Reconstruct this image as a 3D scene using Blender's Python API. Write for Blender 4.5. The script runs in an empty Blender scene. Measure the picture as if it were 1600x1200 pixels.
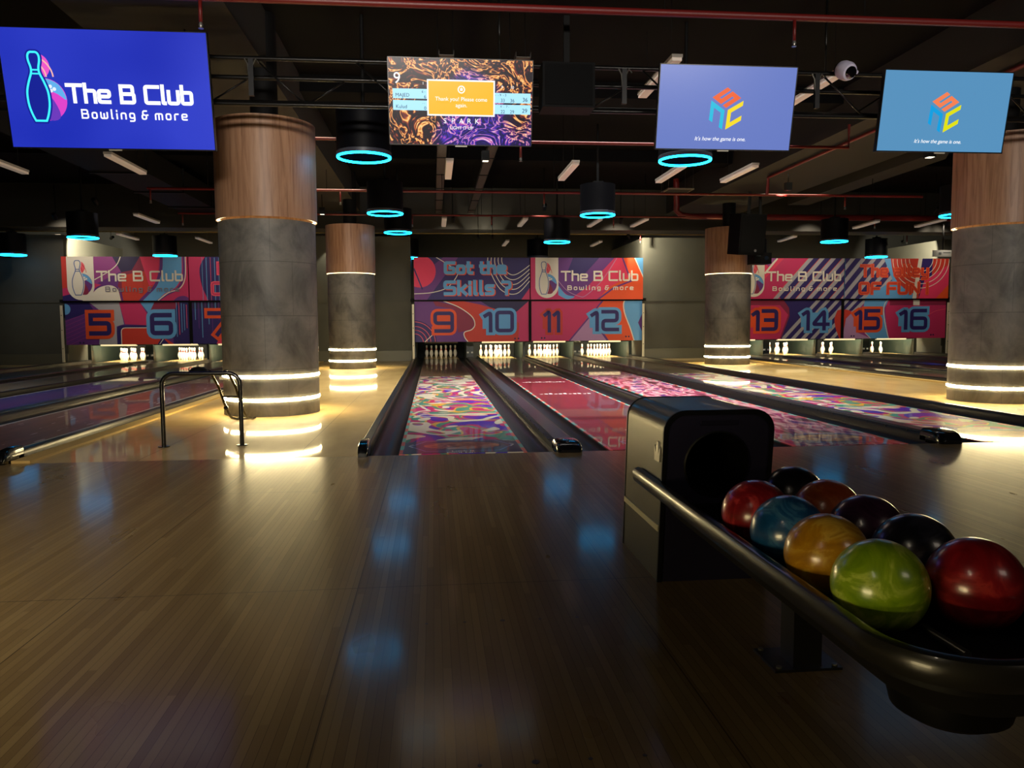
import bpy, bmesh, math, random
from mathutils import Vector, Matrix
random.seed(7)
SC = bpy.context.scene
COL = SC.collection
PI = math.pi

# ------------------------------------------------------------------ camera, world, exposure, room lights and added fill lights
def make_camera():
    f, yaw, pitch, roll = 1224.6, 0.0991955, -0.0768385, -0.00586595
    cam = bpy.data.cameras.new('camera'); o = bpy.data.objects.new('camera', cam); COL.objects.link(o)
    cam.sensor_fit = 'HORIZONTAL'; cam.sensor_width = 36.0; cam.lens = f / 1600 * 36.0
    cam.clip_start = 0.05; cam.clip_end = 100
    fw = Vector((math.sin(yaw)*math.cos(pitch), math.cos(yaw)*math.cos(pitch), math.sin(pitch)))
    r = Vector((math.cos(yaw), -math.sin(yaw), 0)); u = r.cross(fw)
    r2 = r*math.cos(roll) + u*math.sin(roll); u2 = u*math.cos(roll) - r*math.sin(roll)
    m = Matrix(((r2.x, u2.x, -fw.x, -0.2317), (r2.y, u2.y, -fw.y, -6.3788), (r2.z, u2.z, -fw.z, 1.0582), (0, 0, 0, 1)))
    o.matrix_world = m
    SC.camera = o
make_camera()
W = bpy.data.worlds.new('world'); SC.world = W; W.use_nodes = True
W.node_tree.nodes['Background'].inputs[0].default_value = (0.010, 0.010, 0.013, 1)
W.node_tree.nodes['Background'].inputs[1].default_value = 0.3
SC.view_settings.view_transform = 'Standard'; SC.view_settings.look = 'None'
SC.view_settings.exposure = 0.0; SC.view_settings.gamma = 1.0; SC.view_settings.use_curve_mapping = False
SC.cycles.use_denoising = True
SC.cycles.max_bounces = 6; SC.cycles.diffuse_bounces = 3; SC.cycles.glossy_bounces = 4
SC.cycles.sample_clamp_indirect = 4.0; SC.cycles.caustics_reflective = False; SC.cycles.caustics_refractive = False

def area(name, loc, target, size, power, color, sy=None, spread=None):
    L = bpy.data.lights.new(name, 'AREA'); L.energy = power; L.color = color
    L.shape = 'RECTANGLE'; L.size = size; L.size_y = sy or size
    if spread: L.spread = spread
    o = bpy.data.objects.new(name, L); COL.objects.link(o); o.location = loc
    o.rotation_euler = (Vector(target) - Vector(loc)).to_track_quat('-Z', 'Y').to_euler()
    return o
# unseen fill lights added behind the camera to lift floor and balls
area('overhead_fill', (-3.2, -7.4, 4.2), (-2.7, -4.3, 0), 1.6, 100, (1.0, 0.87, 0.64), 1.0, math.radians(76))
area('overhead_fill', (4.5, -8.6, 4.0), (4.5, -3.5, 0), 2.0, 17, (1.0, 0.84, 0.68), 1.0)
# low warm fill added out of view for ball and hood highlights
area('low_warm_fill', (-3.2, -7.6, 0.9), (1.0, -4.2, 0.4), 0.5, 9, (1.0, 0.85, 0.55), 0.25)
# narrow unseen fills added to brighten the columns and the end wall
area('front_fill', (-1.0, -8.9, 3.4), (-1.6, 6.0, 2.9), 3.0, 90, (1.0, 0.92, 0.83), 0.5, math.radians(56))
area('front_fill', (5.0, -8.9, 3.4), (5.0, 8.0, 2.9), 3.0, 48, (1.0, 0.92, 0.82), 0.5, math.radians(56))
# lamps in the ceiling over the lanes
for lx, p in ((2.54, 540), (-6.9, 90), (11.98, 90)):
    area('lane_wash_lamp', (lx, 5.6, 4.0), (lx, 5.6, 0), 5.0, p, (0.98, 0.95, 0.9), 6.0, math.radians(78))
# lamps under the beams over the two walkways
for lx in (-2.2, 7.24):
    area('walkway_lamp', (lx, 8.2, 4.03), (lx, 8.2, 0), 1.2, 130, (1.0, 0.89, 0.64), 7.0, math.radians(70))
# spots that wash the boards over the pins and the end wall
SPOTS = [(-9.5, 14.3, 3.72, -9.6, 16.1, 2.3, 95), (-5.2, 14.3, 3.72, -5.6, 16.1, 2.2, 80),
         (.3, 14.3, 3.72, .1, 16.1, 2.1, 24), (4.75, 14.3, 3.72, 4.9, 16.1, 2.2, 90),
         (10.3, 14.3, 3.72, 10.3, 16.1, 2.3, 70), (14.0, 14.3, 3.72, 14.1, 16.1, 2.3, 90),
         (2.4, 12.2, 3.75, 2.4, 16.1, 1.4, 60), (-7.6, 12.0, 3.75, -7.4, 16.1, 1.4, 80), (12.2, 12.2, 3.75, 12.2, 16.1, 1.4, 80)]

# ------------------------------------------------------------------ helpers
def lin(c):
    return tuple(((v/255)/12.92 if v/255 <= 0.04045 else ((v/255+0.055)/1.055)**2.4) for v in c)
MATS = {}
def mat(name, rgb, rough=0.5, metal=0.0, coat=0.0, emit=0.0, ecol=None, coat_rough=0.03, spec=0.5):
    if name in MATS: return MATS[name]
    m = bpy.data.materials.new(name); m.use_nodes = True
    b = m.node_tree.nodes['Principled BSDF']
    c = lin(rgb)
    b.inputs['Base Color'].default_value = (*c, 1); b.inputs['Roughness'].default_value = rough
    b.inputs['Metallic'].default_value = metal; b.inputs['Specular IOR Level'].default_value = spec
    b.inputs['Coat Weight'].default_value = coat; b.inputs['Coat Roughness'].default_value = coat_rough
    if emit:
        b.inputs['Emission Color'].default_value = (*(ecol or c), 1); b.inputs['Emission Strength'].default_value = emit
    MATS[name] = m
    return m
class N:
    """small node-graph helper"""
    def __init__(s, m): s.t = m.node_tree; s.b = s.t.nodes['Principled BSDF']; s.m = m
    def n(s, typ, **kw):
        x = s.t.nodes.new(typ)
        for k, v in kw.items(): setattr(x, k, v)
        return x
    def l(s, a, b): s.t.links.new(a, b)
    def coord(s, scale=(1, 1, 1), kind='Object', loc=(0, 0, 0), rot=(0, 0, 0)):
        tc = s.n('ShaderNodeTexCoord'); mp = s.n('ShaderNodeMapping')
        mp.inputs['Scale'].default_value = scale; mp.inputs['Location'].default_value = loc; mp.inputs['Rotation'].default_value = rot
        s.l(tc.outputs[kind], mp.inputs['Vector']); return mp.outputs['Vector']
    def noise(s, vec, scale, detail=2, rough=0.5, dist=0.0):
        x = s.n('ShaderNodeTexNoise'); x.inputs['Scale'].default_value = scale; x.inputs['Detail'].default_value = detail
        x.inputs['Roughness'].default_value = rough; x.inputs['Distortion'].default_value = dist
        s.l(vec, x.inputs['Vector']); return x.outputs['Fac']
    def ramp(s, fac, stops, const=False):
        x = s.n('ShaderNodeValToRGB'); r = x.color_ramp
        r.interpolation = 'CONSTANT' if const else 'LINEAR'
        while len(r.elements) > 1: r.elements.remove(r.elements[-1])
        for i, (p, c) in enumerate(stops):
            e = r.elements[0] if i == 0 else r.elements.new(p)
            e.position = p; e.color = (*lin(c), 1)
        s.l(fac, x.inputs['Fac']); return x.outputs['Color']
    def math(s, op, a, b=None):
        x = s.n('ShaderNodeMath', operation=op)
        for i, v in enumerate((a, b)):
            if v is None: continue
            if isinstance(v, (int, float)): x.inputs[i].default_value = v
            else: s.l(v, x.inputs[i])
        return x.outputs[0]
    def mix(s, fac, a, b, blend='MIX'):
        x = s.n('ShaderNodeMix', data_type='RGBA', blend_type=blend)
        for k, v in ((0, fac), (6, a), (7, b)):
            if isinstance(v, (int, float)): x.inputs[k].default_value = v
            elif isinstance(v, tuple): x.inputs[k].default_value = (*lin(v), 1)
            else: s.l(v, x.inputs[k])
        return x.outputs[2]
    def sep(s, vec):
        x = s.n('ShaderNodeSeparateXYZ'); s.l(vec, x.inputs[0]); return x.outputs
    def bump(s, h, strength=0.1, dist=0.01):
        x = s.n('ShaderNodeBump'); x.inputs['Strength'].default_value = strength; x.inputs['Distance'].default_value = dist
        s.l(h, x.inputs['Height']); s.l(x.outputs['Normal'], s.b.inputs['Normal'])

class MB:
    """collects shapes for ONE mesh object"""
    def __init__(s): s.v = []; s.f = []; s.mi = []; s.sm = []; s.mats = []
    def _m(s, m):
        if m is None: return 0
        if m not in s.mats: s.mats.append(m)
        return s.mats.index(m)
    def face(s, pts, m=None, smooth=False):
        i = len(s.v); s.v += [tuple(p) for p in pts]; s.f.append(tuple(range(i, i+len(pts)))); s.mi.append(s._m(m)); s.sm.append(smooth)
    def grid(s, rows, m=None, smooth=True, close=False):
        i = len(s.v); n = len(rows[0])
        for r in rows: s.v += [tuple(p) for p in r]
        k = s._m(m) if not isinstance(m, (list, tuple)) else None
        for a in range(len(rows)-1):
            mk = k if k is not None else s._m(m[a])
            for b in range(n if close else n-1):
                c = (b+1) % n
                s.f.append((i+a*n+b, i+a*n+c, i+(a+1)*n+c, i+(a+1)*n+b)); s.mi.append(mk); s.sm.append(smooth)
    def box(s, x0, x1, y0, y1, z0, z1, m=None):
        P = [(x, y, z) for x in (x0, x1) for y in (y0, y1) for z in (z0, z1)]
        for q in ((0, 1, 3, 2), (4, 6, 7, 5), (0, 4, 5, 1), (2, 3, 7, 6), (0, 2, 6, 4), (1, 5, 7, 3)): s.face([P[k] for k in q], m)
    def cyl(s, c, r, h, m=None, n=24, r2=None, axis='z', caps=True):
        r2 = r if r2 is None else r2
        def p(rad, t, hh):
            a, b = rad*math.cos(t), rad*math.sin(t)
            q = (a, b, hh) if axis == 'z' else ((hh, a, b) if axis == 'x' else (a, hh, b))
            return (c[0]+q[0], c[1]+q[1], c[2]+q[2])
        T = [2*PI*k/n for k in range(n)]
        s.grid([[p(r, t, 0) for t in T], [p(r2, t, h) for t in T]], m, True, True)
        if caps:
            s.face([p(r, t, 0) for t in reversed(T)], m); s.face([p(r2, t, h) for t in T], m)
    def lathe(s, prof, c=(0, 0, 0), m=None, n=24):
        T = [2*PI*k/n for k in range(n)]
        s.grid([[(c[0]+r*math.cos(t), c[1]+r*math.sin(t), c[2]+z) for t in T] for r, z in prof], m, True, True)
    def tube(s, path, r, m=None, n=10, caps=True, closed=False):
        P = [Vector(p) for p in path]; rows = []; L = len(P)
        up = None
        for i, p in enumerate(P):
            a = P[i-1] if (i or closed) else P[i]; b = P[(i+1) % L] if (i < L-1 or closed) else P[i]
            d = (b-a).normalized()
            if up is None: up = Vector((0, 0, 1)) if abs(d.z) < .9 else Vector((1, 0, 0))
            side = d.cross(up).normalized(); up = side.cross(d).normalized()
            rows.append([p + side*r*math.cos(2*PI*k/n) + up*r*math.sin(2*PI*k/n) for k in range(n)])
        if closed: rows.append(rows[0])
        s.grid(rows, m, True, True)
        if caps and not closed: s.face(rows[0][::-1], m); s.face(rows[-1], m)
    def sweep(s, path, prof, m=None, closed=True, smooth=True):
        """flat path in XY swept with a (offset, z) profile; offset is to the outside"""
        P = [Vector((p[0], p[1], 0)) for p in path]; L = len(P); rows = []
        for i, p in enumerate(P):
            a = P[i-1] if (i or closed) else P[i]; b = P[(i+1) % L] if (i < L-1 or closed) else P[i]
            d = (b-a).normalized(); o = Vector((d.y, -d.x, 0))
            rows.append([(p.x+o.x*q, p.y+o.y*q, z) for q, z in prof])
        if closed: rows.append(rows[0])
        s.grid(rows, m, smooth, True)
        if not closed: s.face(rows[0], m); s.face(rows[-1][::-1], m)
    def sphere(s, c, r, m=None, n=32, k=18, sz=1.0):
        s.lathe([(max(r*math.sin(PI*i/k), 1e-5), -r*math.cos(PI*i/k)*sz) for i in range(k+1)], c, m, n)
    def build(s, name, m=None, parent=None, loc=None, smooth_angle=True):
        me = bpy.data.meshes.new(name); me.from_pydata(s.v, [], s.f)
        mats = s.mats or [m]
        for x in mats: me.materials.append(x if x is not None else m)
        me.polygons.foreach_set('material_index', s.mi); me.polygons.foreach_set('use_smooth', s.sm)
        me.validate(); me.update()
        bm = bmesh.new(); bm.from_mesh(me); bmesh.ops.remove_doubles(bm, verts=bm.verts, dist=1e-5)
        bmesh.ops.recalc_face_normals(bm, faces=bm.faces)
        for e in bm.edges:
            if len(e.link_faces) == 2 and e.calc_face_angle(0) > math.radians(38): e.smooth = False
        bm.to_mesh(me); bm.free()
        o = bpy.data.objects.new(name, me); COL.objects.link(o)
        if parent is not None: o.parent = parent
        if loc is not None: o.location = loc
        return o
    def build_flat(s, name, m=None, parent=None, loc=None):
        """for printed layers: no merging of stacked layers"""
        me = bpy.data.meshes.new(name); me.from_pydata(s.v, [], s.f)
        for x in (s.mats or [m]): me.materials.append(x if x is not None else m)
        me.polygons.foreach_set('material_index', s.mi); me.update()
        o = bpy.data.objects.new(name, me); COL.objects.link(o)
        if parent is not None: o.parent = parent
        if loc is not None: o.location = loc
        return o
def tag(o, label, cat, group=None):
    o['label'] = label; o['category'] = cat
    if group: o['group'] = group
    return o
def empty(name, loc=(0, 0, 0), label=None, cat=None, group=None, rz=0):
    o = bpy.data.objects.new(name, None); COL.objects.link(o); o.location = loc; o.rotation_euler = (0, 0, rz)
    o.empty_display_size = 0.1
    if label: tag(o, label, cat, group)
    return o
def struct(o): o['kind'] = 'structure'; return o
def copy_tree(o, parent=None):
    c = o.copy(); COL.objects.link(c)
    if parent is not None: c.parent = parent
    for ch in list(o.children): copy_tree(ch, c)
    return c

# ------------------------------------------------------------------ 2-D lettering and printed art
def rounded(pl, r, closed=False, k=4):
    P = [Vector(p) for p in pl]; n = len(P); out = []
    for i in range(n):
        if not closed and i in (0, n-1): out.append(P[i]); continue
        a, p, b = P[i-1], P[i], P[(i+1) % n]
        d1 = (a-p); d2 = (b-p); rr = min(r, d1.length*.5, d2.length*.5)
        if rr < 1e-5: out.append(p); continue
        s, e = p+d1.normalized()*rr, p+d2.normalized()*rr
        for j in range(k+1):
            t = j/k; out.append(s*(1-t)**2 + p*2*t*(1-t) + e*t*t)
    return out
def ribbon(pl, w, closed=False, r=0.0, ext=0.0):
    P = rounded(pl, r, closed) if r else [Vector(p) for p in pl]
    if ext and not closed:
        P[0] = P[0] + (P[0]-P[1]).normalized()*ext; P[-1] = P[-1] + (P[-1]-P[-2]).normalized()*ext
    n = len(P); L = []; R = []
    for i in range(n):
        a = P[i-1] if (i or closed) else P[i]; b = P[(i+1) % n] if (i < n-1 or closed) else P[i]
        d1 = (P[i]-a); d2 = (b-P[i])
        if d1.length < 1e-9: d1 = d2
        if d2.length < 1e-9: d2 = d1
        d1 = d1.normalized(); d2 = d2.normalized()
        t = (d1+d2); t = t.normalized() if t.length > 1e-6 else d1
        nr = Vector((-t.y, t.x)); c = max(abs(nr.dot(Vector((-d1.y, d1.x)))), .45)
        L.append(P[i]+nr*w/2/c); R.append(P[i]-nr*w/2/c)
    out = []
    for i in range(n if closed else n-1):
        j = (i+1) % n; out.append([tuple(L[i]), tuple(L[j]), tuple(R[j]), tuple(R[i])])
    return out
G = {
 '0': (.8, [([(0, 0), (.8, 0), (.8, 1), (0, 1)], 1)]), '1': (.32, [([(0, .82), (.28, 1), (.28, 0)], 0)]),
 '2': (.8, [([(0, 1), (.8, 1), (.8, .5), (0, .5), (0, 0), (.82, 0)], 0)]),
 '3': (.8, [([(0, 1), (.8, 1), (.8, 0), (0, 0)], 0), ([(.15, .5), (.8, .5)], 0)]),
 '4': (.85, [([(.62, 0), (.62, 1), (.02, .32), (.02, .25), (.85, .25)], 0)]),
 '5': (.8, [([(.8, 1), (0, 1)], 0), ([(0, 1), (0, .56)], 0), ([(0, .56), (.8, .56), (.8, 0), (0, 0)], 0)]),
 '6': (.8, [([(.76, 1), (0, 1), (0, 0), (.8, 0), (.8, .56), (0, .56)], 0)]),
 '7': (.8, [([(0, 1), (.8, 1), (.8, .85), (.28, 0)], 0)]),
 '8': (.8, [([(0, 0), (.8, 0), (.8, 1), (0, 1)], 1), ([(0, .5), (.8, .5)], 0)]),
 '9': (.8, [([(.04, 0), (.8, 0), (.8, 1), (0, 1), (0, .44), (.8, .44)], 0)]),
 'T': (.85, [([(0, 1), (.85, 1)], 0), ([(.42, 1), (.42, 0)], 0)]),
 'h': (.6, [([(0, 1.05), (0, 0)], 0), ([(0, .68), (.6, .68), (.6, 0)], 0)]),
 'e': (.65, [([(.62, 0), (0, 0), (0, .68), (.65, .68), (.65, .34), (0, .34)], 0)]),
 'B': (.8, [([(0, 0), (0, 1)], 0), ([(0, 1), (.74, 1), (.74, .52), (0, .52)], 0), ([(.6, .52), (.8, .52), (.8, 0), (0, 0)], 0)]),
 'C': (.8, [([(.8, 1), (0, 1), (0, 0), (.8, 0)], 0)]), 'l': (.16, [([(.04, 1.05), (.04, 0), (.14, 0)], 0)]),
 'u': (.6, [([(0, .72), (0, 0), (.6, 0), (.6, .72)], 0)]),
 'b': (.6, [([(0, 1.05), (0, 0), (.6, 0), (.6, .68), (0, .68)], 0)]),
 'o': (.6, [([(0, 0), (.6, 0), (.6, .68), (0, .68)], 1)]),
 'w': (.85, [([(0, .7), (0, 0), (.85, 0), (.85, .7)], 0), ([(.42, 0), (.42, .55)], 0)]),
 'i': (.06, [([(.03, .56), (.03, 0)], 0), ([(.03, .98), (.03, .90)], 0)]),
 'n': (.6, [([(0, 0), (0, .68), (.6, .68), (.6, 0)], 0)]),
 'g': (.6, [([(.6, .1), (0, .1), (0, .68), (.6, .68), (.6, -.28), (.05, -.28)], 0)]),
 '&': (.75, [([(.75, .5), (.55, .5), (.55, 0), (0, 0), (0, .5), (.35, .5)], 0), ([(.12, .5), (.12, 1), (.6, 1)], 0)]),
 'm': (.9, [([(0, 0), (0, .68), (.9, .68), (.9, 0)], 0), ([(.45, .68), (.45, 0)], 0)]),
 'r': (.45, [([(0, 0), (0, .68), (.45, .68)], 0)]),
 'G': (.8, [([(.8, 1), (0, 1), (0, 0), (.8, 0), (.8, .48), (.45, .48)], 0)]),
 't': (.4, [([(.08, 1), (.08, 0), (.4, 0)], 0), ([(0, .68), (.4, .68)], 0)]),
 'S': (.8, [([(.78, 1), (0, 1), (0, .52), (.8, .52), (.8, 0), (.02, 0)], 0)]),
 'k': (.58, [([(0, 1.05), (0, 0)], 0), ([(0, .35), (.2, .35), (.56, .68)], 0), ([(.2, .35), (.58, 0)], 0)]),
 's': (.58, [([(.56, .68), (0, .68), (0, .36), (.58, .36), (.58, 0), (.02, 0)], 0)]),
 '?': (.6, [([(0, 1), (.6, 1), (.6, .5), (.3, .5), (.3, .27)], 0), ([(.3, .12), (.3, 0)], 0)]),
 'a': (.6, [([(.05, .68), (.6, .68), (.6, 0), (0, 0), (0, .36), (.6, .36)], 0)]),
 'y': (.6, [([(0, .68), (0, .1), (.6, .1)], 0), ([(.6, .68), (.6, -.28), (.05, -.28)], 0)]),
 'O': (.85, [([(0, 0), (.85, 0), (.85, 1), (0, 1)], 1)]),
 'F': (.75, [([(.78, 1), (0, 1), (0, 0)], 0), ([(0, .48), (.68, .48)], 0)]),
 'U': (.8, [([(0, 1), (0, 0), (.8, 0), (.8, 1)], 0)]),
 'N': (.85, [([(0, 0), (0, 1), (.85, 0), (.85, 1)], 0)]),
 '!': (.05, [([(0, 1), (0, .3)], 0), ([(0, .13), (0, 0)], 0)]),
}
def lettering(text, x, y, h, sw, gap=.28, r=.14, sx=1.0, width=None):
    """stroke letters in pixel-like coordinates (y grows downward); returns quads. x,y = left end of the base line"""
    tot = 0
    for ch in text: tot += (.5 if ch == ' ' else G[ch][0]+gap)
    if width: sx = width/((tot-gap)*h)
    out = []
    for ch in text:
        if ch == ' ': x += .5*h*sx; continue
        w, strokes = G[ch]
        for pl, closed in strokes:
            q = [(x+a*h*sx, y-b*h) for a, b in pl]
            out += ribbon(q, sw, bool(closed), r*h, 0 if closed else sw*.5)
        x += (w+gap)*h*sx
    return out
def clip(poly, x0, x1, y0, y1):
    for ax, lim, sgn in ((0, x0, 1), (0, x1, -1), (1, y0, 1), (1, y1, -1)):
        out = []
        for i in range(len(poly)):
            a, b = poly[i-1], poly[i]
            ia, ib = (a[ax]-lim)*sgn >= 0, (b[ax]-lim)*sgn >= 0
            if ia != ib:
                t = (lim-a[ax])/(b[ax]-a[ax]); out.append((a[0]+(b[0]-a[0])*t, a[1]+(b[1]-a[1])*t))
            if ib: out.append(b)
        poly = out
        if len(poly) < 3: return []
    return poly
def disc(cx, cy, r, n=28, ry=None, a0=0, a1=2*PI):
    ry = ry or r
    return [(cx+r*math.cos(a0+(a1-a0)*k/n), cy+ry*math.sin(a0+(a1-a0)*k/n)) for k in range(n if abs(a1-a0) > 6.28 else n+1)]
def arcline(cx, cy, r, a0, a1, w, n=20, ry=None):
    ry = ry or r
    return ribbon([(cx+r*math.cos(a0+(a1-a0)*k/n), cy+ry*math.sin(a0+(a1-a0)*k/n)) for k in range(n+1)], w)
def smoothline(pts, k=6):
    P = [Vector(p) for p in pts]; out = []
    for i in range(len(P)-1):
        p0, p1, p2, p3 = P[max(i-1, 0)], P[i], P[i+1], P[min(i+2, len(P)-1)]
        for j in range(k):
            t = j/k
            out.append(tuple(.5*((2*p1)+(p2-p0)*t+(2*p0-5*p1+4*p2-p3)*t*t+(3*p1-p0-3*p2+p3)*t**3)))
    out.append(tuple(P[-1])); return out
class Art:
    """flat printed shapes on an upright face; pixel-like input mapped to metres (rect = x0,x1,y_top,y_bottom in input units)"""
    def __init__(s, rect, size, frame=None): s.rect = rect; s.size = size; s.mb = MB(); s.k = 0; s.step = .0005; s.frame = frame
    def pt(s, p, d):
        x0, x1, y0, y1 = s.rect
        return ((p[0]-x0)/(x1-x0)*s.size[0], -d, (y1-p[1])/(y1-y0)*s.size[1])
    def add(s, polys, m, c=True):
        if polys and not isinstance(polys[0][0], (tuple, list)): polys = [polys]
        s.k += .0003
        for p in polys:
            q = [tuple(v)[:2] for v in p]
            if c: q = clip(q, s.rect[0], s.rect[1], s.rect[2], s.rect[3])
            if len(q) >= 3: s.mb.face([s.pt(v, s.k) for v in q], m); s.k += 1.5e-5
        return s
def font_mesh(text, size, align='LEFT', shear=0.0, sx=1.0, bold=0.0):
    cu = bpy.data.curves.new('lettering', 'FONT'); cu.body = text; cu.size = size; cu.align_x = align; cu.shear = shear; cu.offset = bold
    o = bpy.data.objects.new('lettering_source', cu); COL.objects.link(o)
    dg = bpy.context.evaluated_depsgraph_get(); me = o.evaluated_get(dg).to_mesh()
    V = [tuple(v.co) for v in me.vertices]; F = [tuple(p.vertices) for p in me.polygons]
    o.evaluated_get(dg).to_mesh_clear(); bpy.data.objects.remove(o); bpy.data.curves.remove(cu)
    return [[(V[i][0]*sx, V[i][1]) for i in f] for f in F]
def font_polys(text, x, y, h, **kw):
    """y-down polygons of plain lettering, h = cap height in input units"""
    al = kw.get('align', 'LEFT')
    return [[(x+a, y-b) for a, b in f] for f in font_mesh(text, h/0.72, **kw)]
# ------------------------------------------------------------------ materials of the setting
def m_approach():
    m = mat('approach_boards', (128, 100, 70), 0.30, coat=0.46, coat_rough=0.11, spec=.06); g = N(m); g.b.inputs['Coat IOR'].default_value = 1.24
    v = g.coord(); x, y, z = g.sep(v)
    bx = g.math('FLOOR', g.math('DIVIDE', x, 0.0272))
    yo = g.math('ADD', g.math('DIVIDE', y, 1.35), g.math('MULTIPLY', bx, 0.377))
    cmb = g.n('ShaderNodeCombineXYZ'); g.l(bx, cmb.inputs[0]); g.l(g.math('FLOOR', yo), cmb.inputs[1])
    wn = g.n('ShaderNodeTexWhiteNoise', noise_dimensions='2D'); g.l(cmb.outputs[0], wn.inputs['Vector'])
    col = g.ramp(wn.outputs['Value'], [(0, (117, 97, 63)), (.5, (126, 106, 71)), (1, (138, 118, 80))])
    gr = g.noise(g.coord((60, 1.6, 1)), 3, 3)
    col = g.mix(g.math('MULTIPLY', gr, .2), col, (92, 68, 44))
    seam = g.math('LESS_THAN', g.math('FRACT', g.math('DIVIDE', x, 0.0272)), 0.055)
    big = g.math('LESS_THAN', g.math('FRACT', g.math('DIVIDE', g.math('ADD', x, 0.55), 1.055)), 0.004)
    end = g.math('LESS_THAN', g.math('ABSOLUTE', g.math('SUBTRACT', g.math('FRACT', g.math('DIVIDE', g.math('ADD', y, 4.2), 1.9)), .5)), 0.0013)
    col = g.mix(g.math('MULTIPLY', seam, .62), col, (40, 28, 18))
    col = g.mix(g.math('MULTIPLY', g.math('MAXIMUM', big, end), .75), col, (30, 22, 15))
    g.l(col, g.b.inputs['Base Color'])
    sm = g.noise(g.coord((1.2, .5, 1)), 2.2, 4)
    rr = g.n('ShaderNodeMapRange'); rr.inputs[3].default_value = .24; rr.inputs[4].default_value = .34; g.l(sm, rr.inputs[0]); g.l(rr.outputs[0], g.b.inputs['Roughness'])
    return m
def m_walkway():
    m = mat('walkway_boards', (182, 154, 98), 0.5, coat=0.5, coat_rough=0.045, spec=.15); g = N(m); g.b.inputs['Coat IOR'].default_value = 1.36
    v = g.coord(); x, y, z = g.sep(v)
    n1 = g.noise(g.coord((1, .35, 1)), 3, 5)
    col = g.ramp(n1, [(.3, (172, 144, 92)), (.7, (200, 172, 116))])
    sx = g.math('LESS_THAN', g.math('FRACT', g.math('DIVIDE', g.math('ADD', x, .13), 1.22)), 0.005)
    sy = g.math('LESS_THAN', g.math('FRACT', g.math('DIVIDE', g.math('ADD', y, .3), 2.44)), 0.004)
    g.l(g.mix(g.math('MULTIPLY', g.math('MAXIMUM', sx, sy), .7), col, (60, 48, 32)), g.b.inputs['Base Color'])
    return m
def m_concrete():
    m = mat('concrete_cladding', (112, 110, 104), 0.55); g = N(m)
    v = g.coord(); x, y, z = g.sep(v)
    ang = g.math('ARCTAN2', y, x)
    p = g.noise(g.coord((1, 1, .8)), 2.4, 5, .6, .6)
    col = g.ramp(p, [(.28, (66, 65, 62)), (.46, (104, 102, 97)), (.6, (126, 123, 116)), (.78, (92, 91, 88))])
    row = g.math('DIVIDE', g.math('ADD', z, .08), .62)
    sz = g.math('LESS_THAN', g.math('FRACT', row), 0.016)
    sa = g.math('LESS_THAN', g.math('FRACT', g.math('ADD', g.math('MULTIPLY', ang, .96), g.math('MULTIPLY', g.math('FLOOR', row), .43))), 0.010)
    g.l(g.mix(g.math('MULTIPLY', g.math('MAXIMUM', sz, sa), .45), col, (52, 51, 49)), g.b.inputs['Base Color'])
    g.bump(p, .15, .01)
    return m
def m_wood():
    m = mat('pale_wood_veneer', (170, 128, 98), 0.45); g = N(m)
    a = g.noise(g.coord((9, 9, .6)), 2.2, 5, .6, .8)
    g.l(g.ramp(a, [(.3, (134, 97, 72)), (.5, (170, 129, 99)), (.7, (182, 143, 112))]), g.b.inputs['Base Color'])
    return m
def m_wall():
    m = mat('dark_wall_paint', (74, 73, 64), 0.7); g = N(m)
    g.l(g.ramp(g.noise(g.coord(), .9, 4), [(.3, (66, 65, 57)), (.7, (80, 79, 69))]), g.b.inputs['Base Color'])
    return m
BLACK = mat('black_paint', (12, 12, 13), .5, spec=.2)
SATIN = mat('black_satin_metal', (20, 20, 22), .32, coat=.2)
DARK = mat('soft_black', (8, 8, 9), .7, spec=.2)
CEIL = mat('ceiling_paint', (10, 10, 11), .9, spec=.1)
BEAM = mat('beam_paint', (38, 36, 31), .8)
RED = mat('red_pipe_paint', (104, 20, 17), .45)
YELLOWPIPE = mat('cream_pipe', (120, 100, 50), .4)
CONC = m_concrete(); WOOD = m_wood(); WALL = m_wall(); APP = m_approach(); WALK = m_walkway()
LED = mat('warm_led', (255, 232, 170), .4, emit=92, ecol=(1.0, .80, .40))
LEDLIP = mat('warm_led_under_lip', (255, 232, 170), .4, emit=4, ecol=(1.0, .78, .4))
CYAN = mat('cyan_led', (20, 200, 220), .4, emit=30, ecol=(.0025, .22, .50))
WHITE_OFF = mat('white_lamp_cover', (225, 210, 195), .5, emit=.10, ecol=(1, .85, .72))

# ------------------------------------------------------------------ the room
def boxobj(name, b, m, kind='structure'):
    mb = MB(); mb.box(*b); o = mb.build(name, m)
    if kind: o['kind'] = kind
    return o
NUM = {5: 'five', 6: 'six', 7: 'seven', 8: 'eight', 9: 'nine', 10: 'ten', 11: 'eleven', 12: 'twelve', 13: 'thirteen', 14: 'fourteen', 15: 'fifteen', 16: 'sixteen'}
GROUPS = (-9.44, 0.0, 9.44)                     # lane 9 of each block of four lies at x = 0 + shift
LANE_X = (0.0, 1.745, 3.335, 5.08)
WALK_END = 16.45
boxobj('floor', (-16, 19, -9.2, -.03, -.12, 0), APP)
for i, (a, b) in enumerate(((-16, -10.39), (-3.5, -.856), (5.932, 8.584), (15.372, 19))):
    boxobj('floor_walkway', (a, b, -.03, WALK_END, -.12, 0), WALK)
boxobj('floor_slab', (-16, 19, -.03, 20.6, -.4, -.2), DARK)
boxobj('ceiling', (-16, 19, -9.2, 20.8, 4.7, 4.85), CEIL)
boxobj('wall_back', (-16, 19, 20.6, 20.8, -.4, 4.7), mat('end_wall_paint', (34, 34, 31), .8))
boxobj('wall_left', (-16.2, -16, -9.2, 20.8, -.4, 4.7), WALL)
boxobj('wall_right', (19, 19.2, -9.2, 20.8, -.4, 4.7), WALL)
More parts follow.
